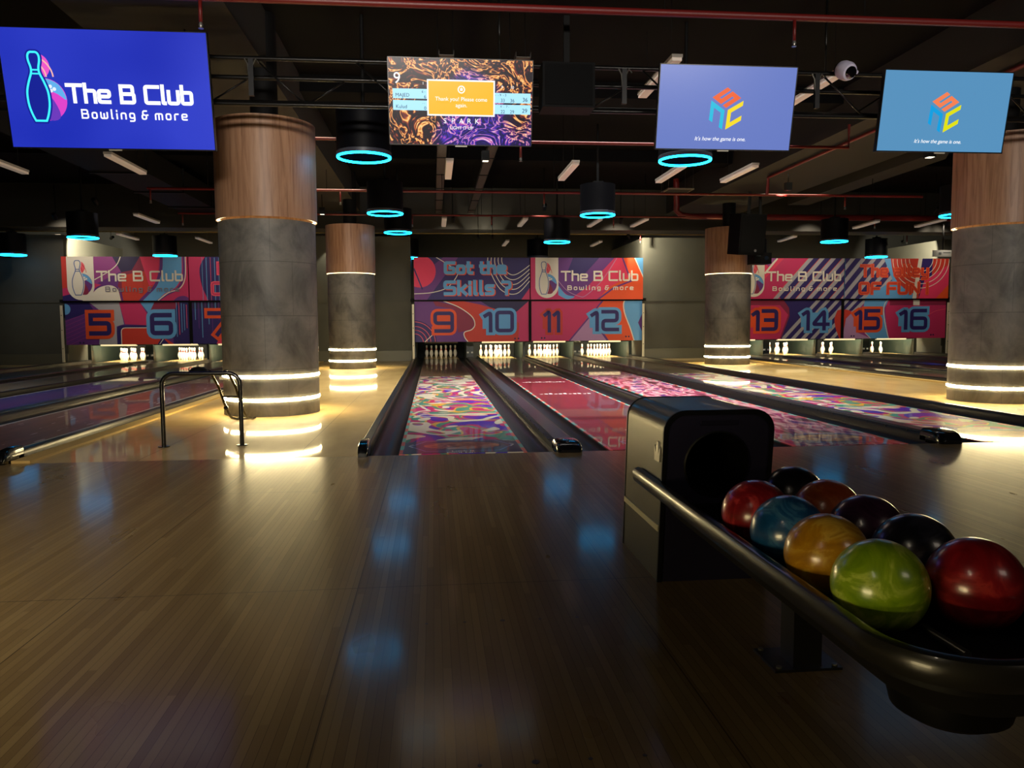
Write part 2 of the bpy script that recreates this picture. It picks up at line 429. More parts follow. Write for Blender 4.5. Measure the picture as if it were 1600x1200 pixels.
boxobj('wall_rear', (-16, 19, -9.4, -9.2, -.4, 4.7), WALL)
for nm, a, b in (('wall_outer_left', -16, -10.30), ('wall_inner_left', -3.50, -.86), ('wall_inner_right', 5.936, 8.58), ('wall_outer_right', 15.376, 19)):
    mb = MB(); mb.box(a, b, 16.45, 20.6, -.2, 3.56); mb.box(a, b, 16.43, 16.45, 1.70, 1.725); struct(mb.build(nm, WALL))
    boxobj('baseboard_' + nm[5:], (a, b, 16.40, 16.45, 0, .30), mat('baseboard_paint', (86, 84, 72), .5))
# beams of the concrete frame
for i, (y0, y1, z) in enumerate(((15.0, 15.9, 3.60), (10.2, 10.7, 4.46), (5.6, 6.2, 4.46), (0.4, .9, 4.46), (-3.6, -3.0, 4.46))):
    boxobj('ceiling_beam', (-16, 19, y0, y1, z, 4.7), BEAM if i == 0 else CEIL)
for x0, x1 in ((-3.7, -2.13), (6.2, 8.2)):
    boxobj('ceiling_beam', (x0, x1, -3, 15.0, 4.05, 4.7), BEAM)

# ------------------------------------------------------------------ columns
CR = .56
def column(x, y, label):
    t = empty('column', (x, y, 0), label, 'column', 'round columns with glowing light bands')
    mb = MB(); mb.lathe([(CR, 0), (CR, .17)], n=64); mb.lathe([(CR, .21), (CR, .44)], n=64); mb.lathe([(CR, .48), (CR, 2.266)], n=64)
    mb.lathe([(CR-.02, .17), (CR-.02, .21)], n=64); mb.lathe([(CR-.02, .44), (CR-.02, .48)], n=64)
    mb.build('concrete_cladding', CONC, t)
    mb = MB(); mb.lathe([(CR+.018, 2.33), (CR+.018, 2.288), (CR+.024, 2.288), (CR+.024, 3.42), (CR-.1, 3.42)], n=64); mb.build('wood_casing', WOOD, t)
    mb = MB(); mb.cyl((0, 0, 3.40), .16, 1.3, n=24); mb.build('column_core', DARK, t)
    for z in (.17, .44):
        mb = MB(); mb.lathe([(CR-.012, z+.002), (CR+.008, z+.008), (CR+.008, z+.032), (CR-.012, z+.038)], n=64); mb.build('light_band', LED, t)
    zl = 2.268 if y > 10 else 2.296
    mb = MB(); mb.lathe([(CR-.018, zl), (CR+.012, zl), (CR+.012, zl+.014), (CR-.018, zl+.014)], n=64); mb.build('lip_light', LEDLIP, t)
    return t
column(-2.2, 3.4, 'near round column with wood top and light bands, behind the black handrail')
column(-2.2, 13.05, 'far round column with glowing bands between the boards 8 and 9')
column(7.24, 13.05, 'far round column with glowing bands between the boards 12 and 13')
column(7.24, 3.4, 'near round column with glowing bands beside lane 12, cut by the picture edge')
column(-2.2, -6.6, 'round column with glowing bands beside the seating area behind the viewer')

# ------------------------------------------------------------------ lanes
def lane_mat(kind):
    base = dict(swirl=(210, 200, 180), red=(150, 44, 58), camo=(200, 120, 150), wood=(122, 102, 76), dash=(120, 84, 66), blue=(50, 44, 110))[kind]
    m = mat('lane_surface_' + kind, base, .4, coat=.6, coat_rough=.025, spec=.25); g = N(m)
    v = g.coord(); x, y, z = g.sep(v)
    cream = (206, 198, 172)
    woodn = g.ramp(g.noise(g.coord((30, .5, 1)), 3, 3), [(.3, (104, 88, 66)), (.7, (128, 108, 80))])
    if kind == 'swirl':
        nz = g.noise(g.coord((1.5, 1.0, 1)), .85, .7, .4, 1.7)
        f = g.math('FRACT', g.math('MULTIPLY', nz, 4.0))
        hue = g.noise(g.coord((1.5, 1.1, 1), loc=(4.2, 1.7, 0)), 1.5, .5, .4, .8)
        inkc = g.ramp(hue, [(0, (70, 34, 158)), (.37, (176, 34, 96)), (.46, (58, 132, 108)), (.545, (206, 160, 44)), (.58, (176, 34, 96)), (.65, (70, 34, 158))], True)
        col = g.mix(g.math('GREATER_THAN', f, .40), cream, inkc)
    elif kind == 'camo':
        nz = g.noise(g.coord((4, 1.5, 1)), 1.4, 1.5, .5, .6)
        col = g.ramp(nz, [(0, (66, 26, 38)), (.40, (140, 50, 80)), (.47, (186, 124, 138)), (.53, (180, 158, 150)), (.565, (150, 56, 98)), (.62, (76, 30, 90))], True)
    elif kind == 'red':
        nz = g.noise(g.coord((3, .5, 1)), 2, 3)
        col = g.ramp(nz, [(.3, (88, 16, 24)), (.7, (102, 22, 30))])
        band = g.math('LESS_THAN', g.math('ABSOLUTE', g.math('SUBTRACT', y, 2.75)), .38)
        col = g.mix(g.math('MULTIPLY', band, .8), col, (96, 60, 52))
    elif kind == 'dash':
        vv = g.coord((9, 1.3, 1)); nz = g.noise(vv, 2.0, 1)
        col = g.mix(g.math('GREATER_THAN', nz, .70), g.ramp(g.noise(g.coord((4, .6, 1)), 2, 2), [(.35, (118, 78, 66)), (.65, (136, 92, 74))]), (214, 190, 190))
    elif kind == 'blue':
        vv = g.coord((7, 1.0, 1)); nz = g.noise(vv, 2.0, 1)
        col = g.mix(g.math('GREATER_THAN', nz, .72), g.ramp(g.noise(g.coord((1, .25, 1)), 1.2, 2), [(.35, (38, 40, 112)), (.65, (92, 44, 116))]), (150, 150, 200))
    if kind != 'wood':
        edge = g.math('GREATER_THAN', g.math('ABSOLUTE', x), .497)
        seg = g.math('GREATER_THAN', g.math('FRACT', g.math('DIVIDE', y, .46)), .5)
        if kind in ('swirl', 'red', 'camo'): col = g.mix(edge, col, g.mix(seg, (206, 96, 78), (104, 180, 166)))
        else: col = g.mix(edge, col, (200, 195, 185))
        end = g.math('GREATER_THAN', y, {'swirl': 9.6, 'red': 9.0}.get(kind, 10.5))
        col = g.mix(end, col, woodn)
    else: col = woodn
    deck = g.math('GREATER_THAN', y, 17.7)
    col = g.mix(deck, col, (214, 180, 120))
    g.l(col, g.b.inputs['Base Color'])
    return m
GUT = mat('gutter_plastic', (22, 20, 24), .4, coat=.15, coat_rough=.15, spec=.3)
CAPM = mat('divider_plastic', (20, 19, 22), .42, coat=.18, coat_rough=.15, spec=.3)
CAPT = mat('divider_top', (38, 35, 44), .35, coat=.25, coat_rough=.1, spec=.3)
def bed_mesh(kind):
    mb = MB(); mb.box(-.527, .527, 0, 19.9, -.10, 0); return mb
def gutter_mesh():
    mb = MB(); w = .117
    prof = [(-w, -.012)] + [(w*math.cos(PI+PI*k/10), -.012+.085*math.sin(PI+PI*k/10)) for k in range(1, 10)] + [(w, -.012)]
    rows = [[(x, y, z) for x, z in prof] for y in (0, 6, 12, 19.9)]
    mb.grid(rows, None, True); 
    under = [[(x, y, z-.012) for x, z in prof] for y in (0, 19.9)]
    mb.grid(under, None, True)
    mb.face([(x, 0, z) for x, z in prof], None)
    return mb
GRAPH = {'dark': mat('foul_graphic_dark', (74, 70, 88), .35, coat=.6, coat_rough=.03, spec=.25), 'line': mat('foul_graphic_line', (120, 130, 190), .35, coat=.6, coat_rough=.03, spec=.25),
         'white': mat('foul_graphic_white', (225, 225, 220), .35, coat=.6, coat_rough=.03, spec=.25), 'yellow': mat('foul_graphic_yellow', (206, 160, 70), .35, coat=.6, coat_rough=.03, spec=.25)}
def m_oval(nm, cols):
    m = mat(nm, (120, 80, 60), .35, coat=.6, coat_rough=.03, spec=.25); g = N(m)
    nz = g.noise(g.coord((2.2, 3.6, 1)), 2.2, 3, .55, 1.2)
    g.l(g.ramp(nz, cols), g.b.inputs['Base Color']); return m
OVAL = m_oval('foul_oval_brown', [(.3, (60, 40, 36)), (.48, (150, 92, 66)), (.6, (188, 128, 92)), (.72, (92, 60, 50))])
OVAL2 = m_oval('foul_oval_orange', [(.3, (60, 42, 60)), (.45, (120, 70, 70)), (.52, (206, 150, 70)), (.7, (216, 178, 110))])
def flat(mb, polys, m, z):
    for p in polys: mb.face([(q[0], q[1], z) for q in p], m)
def foul_graphic(parent, kind):
    mb = MB()
    octo = lambda sx, sy: [(-.40*sx, .40), (-.28*sx, .40-.26*sy), (.28*sx, .40-.26*sy), (.40*sx, .40), (.28*sx, .40+.27*sy), (-.28*sx, .40+.27*sy)]
    if kind == 'swirl': flat(mb, [[(-.495, .03), (.495, .03), (.495, .62), (.3, .74), (-.3, .74), (-.495, .62)]], GRAPH['dark'], .0006)
    flat(mb, [octo(1.12, 1.1)], GRAPH['line'], .0010); flat(mb, [octo(1.08, 1.03)], GRAPH['dark'], .0014)
    flat(mb, [disc(0, .41, .33, 32, .20)], OVAL if kind == 'swirl' else OVAL2, .0018)
    flat(mb, [[(a-.0, b) for a, b in p] for p in font_mesh('Lock It', .075, 'CENTER')], GRAPH['white'], .0022) if False else None
    flat(mb, [[(a, b+.085) for a, b in p] for p in font_mesh('Luck It', .07, 'CENTER', bold=.002)], GRAPH['white'], .0022)
    flat(mb, [[(a, b+.010) for a, b in p] for p in font_mesh('Foul Line', .075, 'CENTER', bold=.002)], GRAPH['white'], .0022)
    for s in (-1, 1):
        flat(mb, ribbon([(s*.42, .5), (s*.455, .42), (s*.42, .33)], .012), GRAPH['white'], .0020)
    mb.build_flat('foul_line_graphic', None, parent)
def words_graphic(parent):
    mb = MB(); Wm = GRAPH['white']
    flat(mb, [octa for octa in [[(-.30, .16), (.0, .06), (.40, .1), (.45, .4), (.3, .62), (-.1, .66), (-.34, .45)]]], GRAPH['line'], .0006)
    flat(mb, [[(-.28, .18), (.0, .085), (.38, .12), (.43, .4), (.29, .60), (-.1, .635), (-.31, .45)]], GRAPH['dark'], .0010)
    flat(mb, [disc(.1, .36, .2, 24, .16)], OVAL, .0014)
    flat(mb, [[(a-.1, b*1.6+1.05) for a, b in p] for p in font_mesh('THE', .13, 'LEFT', bold=.002)], Wm, .0014)
    for y, seq in ((5.2, 11), (7.6, 13)):
        for k in range(seq):
            a = -.40+k*.8/seq
            flat(mb, [[(a, y), (a+.045, y), (a+.045, y+.05+.05*(k % 3)), (a, y+.05+.05*(k % 3))]], Wm, .0006)
    mb.build_flat('printed_words', None, parent)
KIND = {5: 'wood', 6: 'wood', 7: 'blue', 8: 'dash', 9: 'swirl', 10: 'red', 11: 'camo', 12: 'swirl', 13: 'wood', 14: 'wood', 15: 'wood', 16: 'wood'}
LOOK = {5: 'dark wooden lane farthest from the handrail, ending under number 5', 6: 'dark wooden lane ending under number 6', 7: 'deep blue speckled lane ending under the board 7',
        8: 'brown lane with pale dashes, running beside the handrail walkway', 9: 'swirl-patterned lane ending under number 9', 10: 'red printed lane ending under number 10',
        11: 'pink camouflage lane ending under number 11', 12: 'swirl-patterned lane ending under number 12', 13: 'plain wooden lane ending under number 13',
        14: 'plain wooden lane ending under number 14', 15: 'plain wooden lane ending under number 15', 16: 'plain wooden lane ending under number 16'}
LM = {}
gutter0 = None
for gi, gx in enumerate(GROUPS):
    for li, lx in enumerate(LANE_X):
        n = 5+gi*4+li
        t = empty('bowling_lane', (gx+lx, 0, 0), LOOK[n], 'bowling lane', 'bowling lanes')
        LM[n] = gx+lx
        k = KIND[n]
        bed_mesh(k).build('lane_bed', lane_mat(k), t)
        for s in (-1, 1):
            if gutter0 is None: go = gutter0 = gutter_mesh().build('gutter', GUT, t)
            else: go = gutter0.copy(); COL.objects.link(go); go.parent = t
            go.location = (s*(.527+.1175), 0, 0)
        if n in (9, 12, 11): foul_graphic(t, k)
        if n == 10: words_graphic(t)

# dividers between the lanes
def divider(x, w, label, nose, h=.055, y1=17.66):
    t = empty('lane_divider', (x, 0, 0), label, 'lane divider', 'lane dividers')
    mb = MB(); a = w/2; y0 = -.03 if not nose else .12
    prof = [(-a, -.1), (-a, h*.55), (-a*.86, h*.9), (-a*.68, h), (a*.68, h), (a*.86, h*.9), (a, h*.55), (a, -.1)]
    mb.grid([[(p[0], y, p[1]) for p in prof] for y in (y0, 8, y1)], None, True)
    mb.face([(p[0], y0, p[1]) for p in prof]); mb.face([(p[0], y1, p[1]) for p in prof])
    mb.build('capping', CAPM, t)
    if w > .15:
        mb = MB(); mb.box(-a*.62, a*.62, y0+.12, y1-.05, h, h+.004); mb.build('cap_strip', CAPT, t)
        mb = MB()
        for k in range(50): 
            y = .4+k*.34; mb.box(-a*.99, -a*.90, y, y+.012, h*.2, h*.86)
        mb.build('cap_ribs', mat('divider_rib', (14, 13, 15), .4), t)
    if nose:
        mb = MB(); rows = []
        for q, s, z in ((-.10, .72, .35), (-.085, .86, .7), (-.05, .96, .95), (.0, 1.0, 1.12), (.10, 1.0, 1.2), (.2, 1.0, 1.16)):
            rows.append([(p[0]*s, q, max(0.002, p[1]*1.25*z) if p[1] > 0 else 0.001) for p in prof])
        mb.grid(rows, None, True); mb.face(rows[0]); mb.face(rows[-1]); mb.build('nose', mat('nose_plastic', (10, 11, 14), .18, coat=.6), t)
    return t
SIDES = {-9.44: ('handrail side of the 5 to 8 block', '4'), }
for gi, gx in enumerate(GROUPS):
    n = 5+gi*4
    divider(gx-.81, .09, 'low black rail along the outer gutter of lane %s' % NUM[n], True, .075)
    divider(gx+.8725, .221, 'wide black ball-return capping between lanes %s and %s' % (NUM[n], NUM[n+1]), True)
    divider(gx+2.54, .066, 'narrow black capping between lanes %s and %s' % (NUM[n+1], NUM[n+2]), False)
    divider(gx+4.2075, .221, 'wide black ball-return capping between lanes %s and %s' % (NUM[n+2], NUM[n+3]), True, .075)
    divider(gx+5.888, .086, 'low black rail along the outer gutter of lane %s' % NUM[n+3], True, .075)
# yellow wooden edge of the walkway beside lane 8
mb = MB(); mb.box(-3.50, -3.36, -.02, 16.38, 0, .02); struct(mb.build('trim_1', mat('walkway_edge_wood', (190, 160, 100), .6, spec=.2)))
mb = MB(); mb.box(8.43, 8.58, -.02, 16.38, 0, .02); struct(mb.build('trim_2', MATS['walkway_edge_wood']))
# approach marker dots, inlaid in the boards
DOT = mat('marker_dot', (16, 12, 9), .4)
for gx in GROUPS[1:2]:
    for lx in LANE_X[:1]:
        for y in (-3.658, -4.572):
            for k in (-2, -1, 0, 1, 2):
                mb = MB(); r = .0095 if k == 0 else .006
                mb.cyl((0, 0, 0), r, .0006, n=14)
                o = mb.build('marker_dot', DOT, None, (gx+lx+k*.1351, y, 0))
                row = 'farther' if y > -4 else 'nearer'
                w = {0: 'middle and largest dark dot', -1: 'first dark dot toward the handrail from the middle', -2: 'outermost dark dot toward the handrail', 1: 'first dark dot toward the ball rack from the middle', 2: 'outermost dark dot toward the ball rack'}[k]
                tag(o, '%s in the %s approach row' % (w, row), 'marker dot', 'approach marker dots')
# ------------------------------------------------------------------ printed boards above the pins
def ink(n, rgb): return mat('ink_'+n, rgb, .55)
INDIGO = ink('indigo', (44, 30, 104)); NAVY = ink('navy', (40, 28, 78)); PINK = ink('pink', (232, 56, 100)); MAG = ink('magenta', (206, 48, 104)); ORNG = ink('orange', (236, 84, 36))
BLUE = ink('blue', (100, 168, 226)); LILAC = ink('lilac', (186, 140, 186)); CREAM = ink('cream', (236, 228, 214)); REDO = ink('red_orange', (206, 58, 44)); PURP = ink('purple', (104, 50, 132))
GREY = ink('grey', (176, 172, 182)); ROSE = ink('rose', (238, 92, 110)); WINE = ink('wine', (140, 36, 72)); MAUVE = ink('mauve', (150, 62, 140)); LINE = ink('outline_blue', (40, 84, 160))
MASKY = 16.1
def pin_outline(cx, y0, y1, w):
    """outline of a pin, y0 top, y1 bottom, w widest width"""
    H = y1-y0
    pr = [(0, .22), (.015, .40), (.06, .52), (.13, .50), (.22, .36), (.30, .38), (.42, .68), (.55, .94), (.66, 1.0), (.78, .95), (.9, .76), (.98, .56), (1, .50)]
    R = [(cx+w/2*b, y0+a*H) for a, b in pr]; L = [(cx-w/2*b, y0+a*H) for a, b in reversed(pr)]
    return smoothline(R, 3)+smoothline(L, 3)
def logo(art, cx, y0, y1, w, mats):
    """the club mark: a pin before a small and a large ball"""
    fill, line, smallm, smalld, bigm, bigd, bigt, spot, lw = mats
    H = y1-y0
    sx, sy, sr = cx+w*.10, y0+H*.20, H*.185
    bx, by, br = cx+w*.33, y0+H*.685, H*.312
    def put(ps, m):
        if not isinstance(ps[0][0], (tuple, list)): ps = [ps]
        ps = [q for q in (clip([tuple(v)[:2] for v in p], cx, 1e9, -1e9, 1e9) for p in ps) if len(q) > 2]
        if ps: art.add(ps, m)
    put(disc(sx, sy, sr), smallm)
    for k in range(3): put(arcline(sx-sr*.9+sr*.2*k, sy+sr*.9, sr*(1.0+.35*k), -PI*.5, -.05, lw*.7, 10), smalld)
    put(disc(bx, by, br, 36), bigm)
    put(smoothline([(bx-br*.75, by-br*.62), (bx+br*.2, by-br*.2), (bx+br*.62, by+br*.75), (bx+br*.1, by+br*.98), (bx-br*.9, by+br*.4)], 4), bigd)
    put(smoothline([(bx-br*.72, by-br*.68), (bx, by-br*.98), (bx+br*.7, by-br*.7), (bx+br*.98, by), (bx+br*.4, by-br*.36), (bx-br*.7, by-br*.5)], 4), bigt)
    for a, b in ((.28, -.62), (.46, -.50), (.30, -.42)): put(disc(bx+br*a, by+br*b, br*.09, 10), spot)
    o = pin_outline(cx, y0, y1, w)
    art.add(ribbon(o, lw*2.6, True), fill)
    art.add(o, fill); art.add(ribbon(o, lw, True), line)
    for f in (.245, .30): art.add([(cx-w*.19, y0+H*f), (cx+w*.19, y0+H*f), (cx+w*.19, y0+H*(f+.022)), (cx-w*.19, y0+H*(f+.022))], line)
LOGO_PRINT = (CREAM, LINE, ROSE, REDO, PURP, WINE, BLUE, CREAM, 4.2)
def board(gx, side, upper, rect, label, base):
    """one printed board; side 0/1 = half of the block, rect in the art's own units"""
    x0 = gx-.76+side*3.315; w = 3.285
    z0, z1 = (1.745, 2.935) if upper else (.55, 1.735)
    y = MASKY-.05 if upper else MASKY+.03
    t = empty('masking_board', (x0, y, z0), label, 'masking board', 'printed boards above the pins')
    art = Art(rect, (w, z1-z0))
    art.mb.box(0, w, 0.0005, .04, 0, z1-z0, base)
    return t, art, (w, z1-z0)
def sub(art, t, name, fn):
    a = Art(art.rect, art.size); a.k = art.k+.0005; fn(a); art.k = a.k
    if a.mb.f: a.mb.build_flat(name, None, t)
def number(art, t, text, x, yb, h, sw, halo, hw, fillm=INDIGO, width=None, r=.16):
    def f(a):
        a.add(lettering(text, x, yb, h, hw, .30, r, width=width), halo)
        if len(text) and halo: a.add([[(x-hw*.3, yb-h*.9), (x+(width or h)*.95, yb-h*.9), (x+(width or h)*.95, yb-h*.1), (x-hw*.3, yb-h*.1)]], halo)
        a.add(lettering(text, x, yb, h, sw, .30, r, width=width), fillm)
    sub(art, t, 'lane_number', f)
def bolts(art, pts, r=4):
    for x, y in pts: art.add(disc(x, y, r, 12), NAVY)
def clubtext(art, t, x, yb, h, w, xs, ys, hs, ws, lw, lw2, m2=None):
    sub(art, t, 'lettering', lambda a: (a.add(lettering('The B Club', x, yb, h, lw, .26, .12, width=w), CREAM),
                                        a.add(lettering('Bowling & more', xs, ys, hs, lw2, .55, .2, width=ws), m2 or CREAM)))
# ---- centre block, boards over lanes 9-12 (art units: crop pixels, y down)
t, a, _ = board(0, 0, True, (35, 812, 58, 340), 'upper board reading Got the Skills over lanes 9 and 10', INDIGO)
a.add([(35, 340), (35, 210), (230, 58), (330, 58), (120, 340)], PURP); a.add(disc(72, 150, 108, 36), PINK); a.add(ribbon([(35, 130), (90, 270)], 9), INDIGO)
a.add([(812, 262), (812, 340), (755, 340)], MAG)
a.add(ribbon(smoothline([(35, 300), (150, 292), (250, 262), (310, 200), (322, 150), (250, 98), (180, 55)]), 5), CREAM)
for k, (r, q) in enumerate(((70, 0), (108, 0), (146, 0), (184, 0), (222, 0))):
    a.add(ribbon(smoothline([(668-r*.62, 50), (668-r*.60, 80+r*.2), (690-r*.35, 110+r*.72), (720, 110+r*.86), (812, 60+r*.70), (842, 20+r*.72)]), 5), CREAM)
def f(q):
    for dx, dy, m, s in ((6, 4, ORNG, 25), (0, 0, BLUE, 22)):
        q.add(lettering('Got the', 244+dx, 160+dy, 66, s, .34, .15, width=402), m); q.add(lettering('Skills ?', 240+dx, 300+dy, 78, s, .34, .15, width=438), m)
sub(a, t, 'lettering', f); a.mb.build_flat('printed_board', None, t)
t, a, _ = board(0, 0, False, (40, 812, 342, 622), 'lower board with the numbers 9 and 10', PURP)
a.add([(470, 342), (812, 342), (812, 350), (720, 424), (560, 400)], NAVY); a.add([(812, 345), (812, 622), (560, 622), (600, 420), (726, 420)], MAG)
a.add(smoothline([(215, 342), (330, 386), (420, 450), (442, 505), (420, 540), (372, 558), (372, 590), (394, 622)])+[(735, 622), (742, 500), (640, 420), (480, 372), (330, 342)], REDO)
a.add([(160, 342), (330, 386), (420, 450), (442, 505), (420, 540), (330, 560), (300, 400), (180, 380)], WINE)
a.add(ribbon(smoothline([(215, 342), (330, 386), (420, 450), (442, 505), (420, 540), (372, 558), (372, 590), (394, 622)]), 6), CREAM)
a.add(disc(36, 626, 150, 30), INDIGO)
for r in (60, 85, 110, 140): a.add(arcline(36, 626, r, -PI/2, 0, 4), ROSE)
a.add(ribbon([(105, 622), (160, 572)], 5), CREAM)
number(a, t, '9', 176, 548, 118, 25, ORNG, 60, width=114); number(a, t, '10', 512, 548, 122, 25, BLUE, 62, width=182)
bolts(a, [(713, 603), (736, 603)], 6); a.mb.build_flat('printed_board', None, t)
t, a, _ = board(0, 1, True, (812, 1583, 58, 340), 'upper board with the club lettering over lanes 11 and 12', MAG)
a.add([(985, 58), (1385, 58), (1190, 262), (1090, 330), (985, 250)], PURP); a.add([(1100, 58), (1280, 58), (1150, 200), (1060, 160)], INDIGO)
a.add([(1300, 200), (1400, 58), (1450, 58), (1480, 240), (1380, 270)], PINK)
a.add([(1400, 58), (1450, 58), (1400, 200), (1270, 340), (1583, 340), (1583, 58)], ORNG); a.add([(1440, 58), (1400, 58), (1250, 270), (1300, 280), (1480, 190)], PINK)
a.add(ribbon([(1440, 58), (1500, 215), (1380, 262), (1260, 350)], 11), PURP)
a.add([(1525, 58), (1583, 58), (1583, 180)], BLUE); a.add(ribbon([(1522, 52), (1590, 200)], 6), CREAM)
a.add(smoothline([(996, 240), (1050, 305), (1110, 322), (1060, 338), (1000, 310)]), BLUE)
a.add(ribbon(smoothline([(1000, 215), (1060, 280), (1140, 318), (1190, 312), (1300, 210), (1400, 60)]), 4), LILAC)
a.add([(844, 50), (1000, 50), (1000, 262)]+[(922+78*math.cos(k*PI/16), 252+78*math.sin(k*PI/16)) for k in range(1, 16)]+[(844, 262)], CREAM)
sub(a, t, 'logo', lambda q: logo(q, 901, 86, 304, 62, LOGO_PRINT))
clubtext(a, t, 1022, 210, 58, 522, 1064, 274, 26, 450, 12, 6); a.mb.build_flat('printed_board', None, t)
t, a, _ = board(0, 1, False, (812, 1583, 342, 622), 'lower board with the numbers 11 and 12', MAG)
a.add([(1075, 622), (1270, 388), (1310, 342), (1583, 342), (1583, 622)], ORNG); a.add([(1075, 622), (1215, 450), (1300, 470), (1300, 540), (1345, 622)], LILAC)
a.add(ribbon([(1078, 622), (1320, 335)], 10), PURP); a.add(ribbon([(1290, 545), (1350, 630)], 14), PURP)
a.add(smoothline([(1583, 330), (1500, 332), (1460, 360), (1465, 430), (1505, 540), (1530, 622)])+[(1583, 622)], BLUE)
a.add(ribbon(smoothline([(1583, 328), (1498, 330), (1456, 358), (1460, 430), (1502, 540), (1528, 622)]), 7), CREAM); a.add([(1555, 500), (1583, 440), (1583, 560)], PURP)
number(a, t, '11', 912, 552, 132, 24, REDO, 56, width=96); number(a, t, '12', 1236, 546, 122, 25, BLUE, 62, width=172)
bolts(a, [(888, 601), (908, 601), (1471, 595), (1491, 595)], 6); a.mb.build_flat('printed_board', None, t)
# ---- block with lanes 5-8
t, a, _ = board(-9.44, 0, True, (40, 1232, 55, 463), 'upper board with the club lettering over lanes 5 and 6', MAG)
a.add([(40, 55), (100, 55), (100, 340), (40, 350)], REDO); a.add([(330, 55), (620, 55), (600, 200), (480, 330), (330, 300)], MAUVE)
a.add([(520, 55), (790, 55), (690, 200), (600, 200)], NAVY); a.add([(600, 200), (700, 180), (780, 55), (880, 300), (820, 463), (600, 463), (500, 300)], WINE); a.add([(600, 230), (860, 180), (900, 330), (800, 463), (600, 463)], REDO)
a.add([(370, 300), (600, 190), (560, 330), (440, 330)], PURP); a.add([(780, 55), (970, 55), (930, 300), (860, 330)], PINK)
a.add(smoothline([(990, 55), (985, 180), (930, 320), (850, 400), (780, 463)])+[(930, 463)]+smoothline([(1000, 400), (1110, 340), (1170, 230), (1180, 55)]), BLUE)
a.add(ribbon(smoothline([(985, 50), (975, 180), (920, 320), (840, 400), (765, 470)]), 28), PURP)
a.add(ribbon(smoothline([(1198, 50), (1190, 240), (1130, 350), (1020, 410), (930, 470)]), 20), PURP); a.add(ribbon(smoothline([(1215, 50), (1206, 250), (1150, 350), (1040, 390), (935, 465)]), 9), CREAM)
a.add(smoothline([(1080, 470), (1130, 430), (1190, 420), (1240, 440)])+[(1240, 470)], PURP)
a.add([(40, 463), (40, 420), (120, 400), (240, 463)], INDIGO)
a.add(smoothline([(120, 400), (300, 400), (380, 340), (490, 320), (560, 360), (585, 463)])+[(230, 463)], CREAM); a.add(ribbon(smoothline([(300, 400), (380, 335), (490, 312), (570, 350), (602, 470)]), 16), PURP)
a.add(ribbon(smoothline([(345, 268), (470, 200), (560, 130), (600, 50)]), 8), CREAM)
a.add([(88, 50), (342, 50), (342, 330)]+[(215+127*math.cos(k*PI/16), 330+127*math.sin(k*PI/16)) for k in range(1, 16)]+[(88, 330)], CREAM)
sub(a, t, 'logo', lambda q: logo(q, 190, 92, 410, 106, LOGO_PRINT[:8]+(7,)))
clubtext(a, t, 372, 276, 82, 806, 448, 376, 40, 698, 17, 8.5, ink('pewter', (128, 124, 138))); a.mb.build_flat('printed_board', None, t)
t, a, _ = board(-9.44, 0, False, (85, 1258, 467, 868), 'lower board with the numbers 5 and 6', PURP)
a.add([(85, 467), (300, 467), (360, 560), (85, 640)], INDIGO); a.add(disc(85, 540, 52, 24), BLUE)
for k in range(7): a.add(ribbon([(85, 655+k*38), (290, 575+k*36)], 4), MAUVE)
a.add([(300, 467), (590, 467), (630, 680), (560, 700), (565, 868), (390, 868), (420, 560)], GREY); a.add([(590, 467), (780, 467), (860, 600), (840, 690), (640, 680)], MAG)
a.add([(780, 467), (930, 467), (880, 600)], BLUE); a.add([(930, 467), (1160, 467), (1110, 560), (880, 560)], WINE)
a.add([(1110, 550), (1160, 467), (1258, 467), (1258, 868), (1090, 868)], INDIGO)
for k, m in enumerate((BLUE, ROSE, BLUE, BLUE, ROSE, BLUE)): a.add(ribbon([(1130+k*24, 470+k*8), (1130+k*24, 800-k*20)], 5), m)
a.add(rounded([(560, 868), (560, 690), (860, 690), (900, 868)], 50), INDIGO); a.add(rounded([(598, 868), (598, 712), (850, 712), (1100, 868)], 40), REDO)
a.add(ribbon(rounded([(602, 880), (602, 714), (850, 714)], 40), 7), CREAM)
a.add([(940, 868), (985, 800), (1050, 868)], INDIGO); a.add(ribbon([(960, 868), (995, 820)], 6), CREAM)
number(a, t, '5', 322, 764, 166, 42, ORNG, 104, width=168); number(a, t, '6', 896, 764, 166, 42, BLUE, 108, width=176)
bolts(a, [(215, 850), (247, 850), (1120, 845), (1146, 845)], 9); a.mb.build_flat('printed_board', None, t)
t, a, _ = board(-9.44, 1, True, (1240, 2430, 55, 463), 'upper pink and striped board over lanes 7 and 8, mostly behind the near column', MAG)
a.add(smoothline([(1400, 55), (1345, 160), (1360, 320), (1420, 463)])+[(2000, 463), (2000, 55)], INDIGO)
for k in range(16): a.add(ribbon([(1370+k*40, 60), (1370+k*40, 470)], 6 if k % 2 else 4), BLUE if k % 3 != 2 else ROSE)
def f(q):
    for m, s in ((ROSE, 34), (MAG, 16)): q.add(lettering('B', 1525, 210, 95, s, .3, .15), m); q.add(lettering('C', 1462, 405, 105, s, .3, .2, sx=1.4), m)
sub(a, t, 'lettering', f); a.mb.build_flat('printed_board', None, t)
t, a, _ = board(-9.44, 1, False, (1268, 2430, 467, 868), 'lower striped board with the number 7, partly behind the near column', INDIGO)
a.add([(1268, 467), (1560, 467), (1560, 540), (1268, 540)], NAVY)
for k in range(20): a.add(ribbon([(1275+k*32, 470), (1275+k*32, 560+((k*83) % 290))], 6), BLUE if k % 2 else PURP)
a.add([(1500, 868), (1600, 640), (1600, 868)], PINK)
number(a, t, '7', 1440, 790, 210, 46, None, 0, ORNG, width=170) if False else None
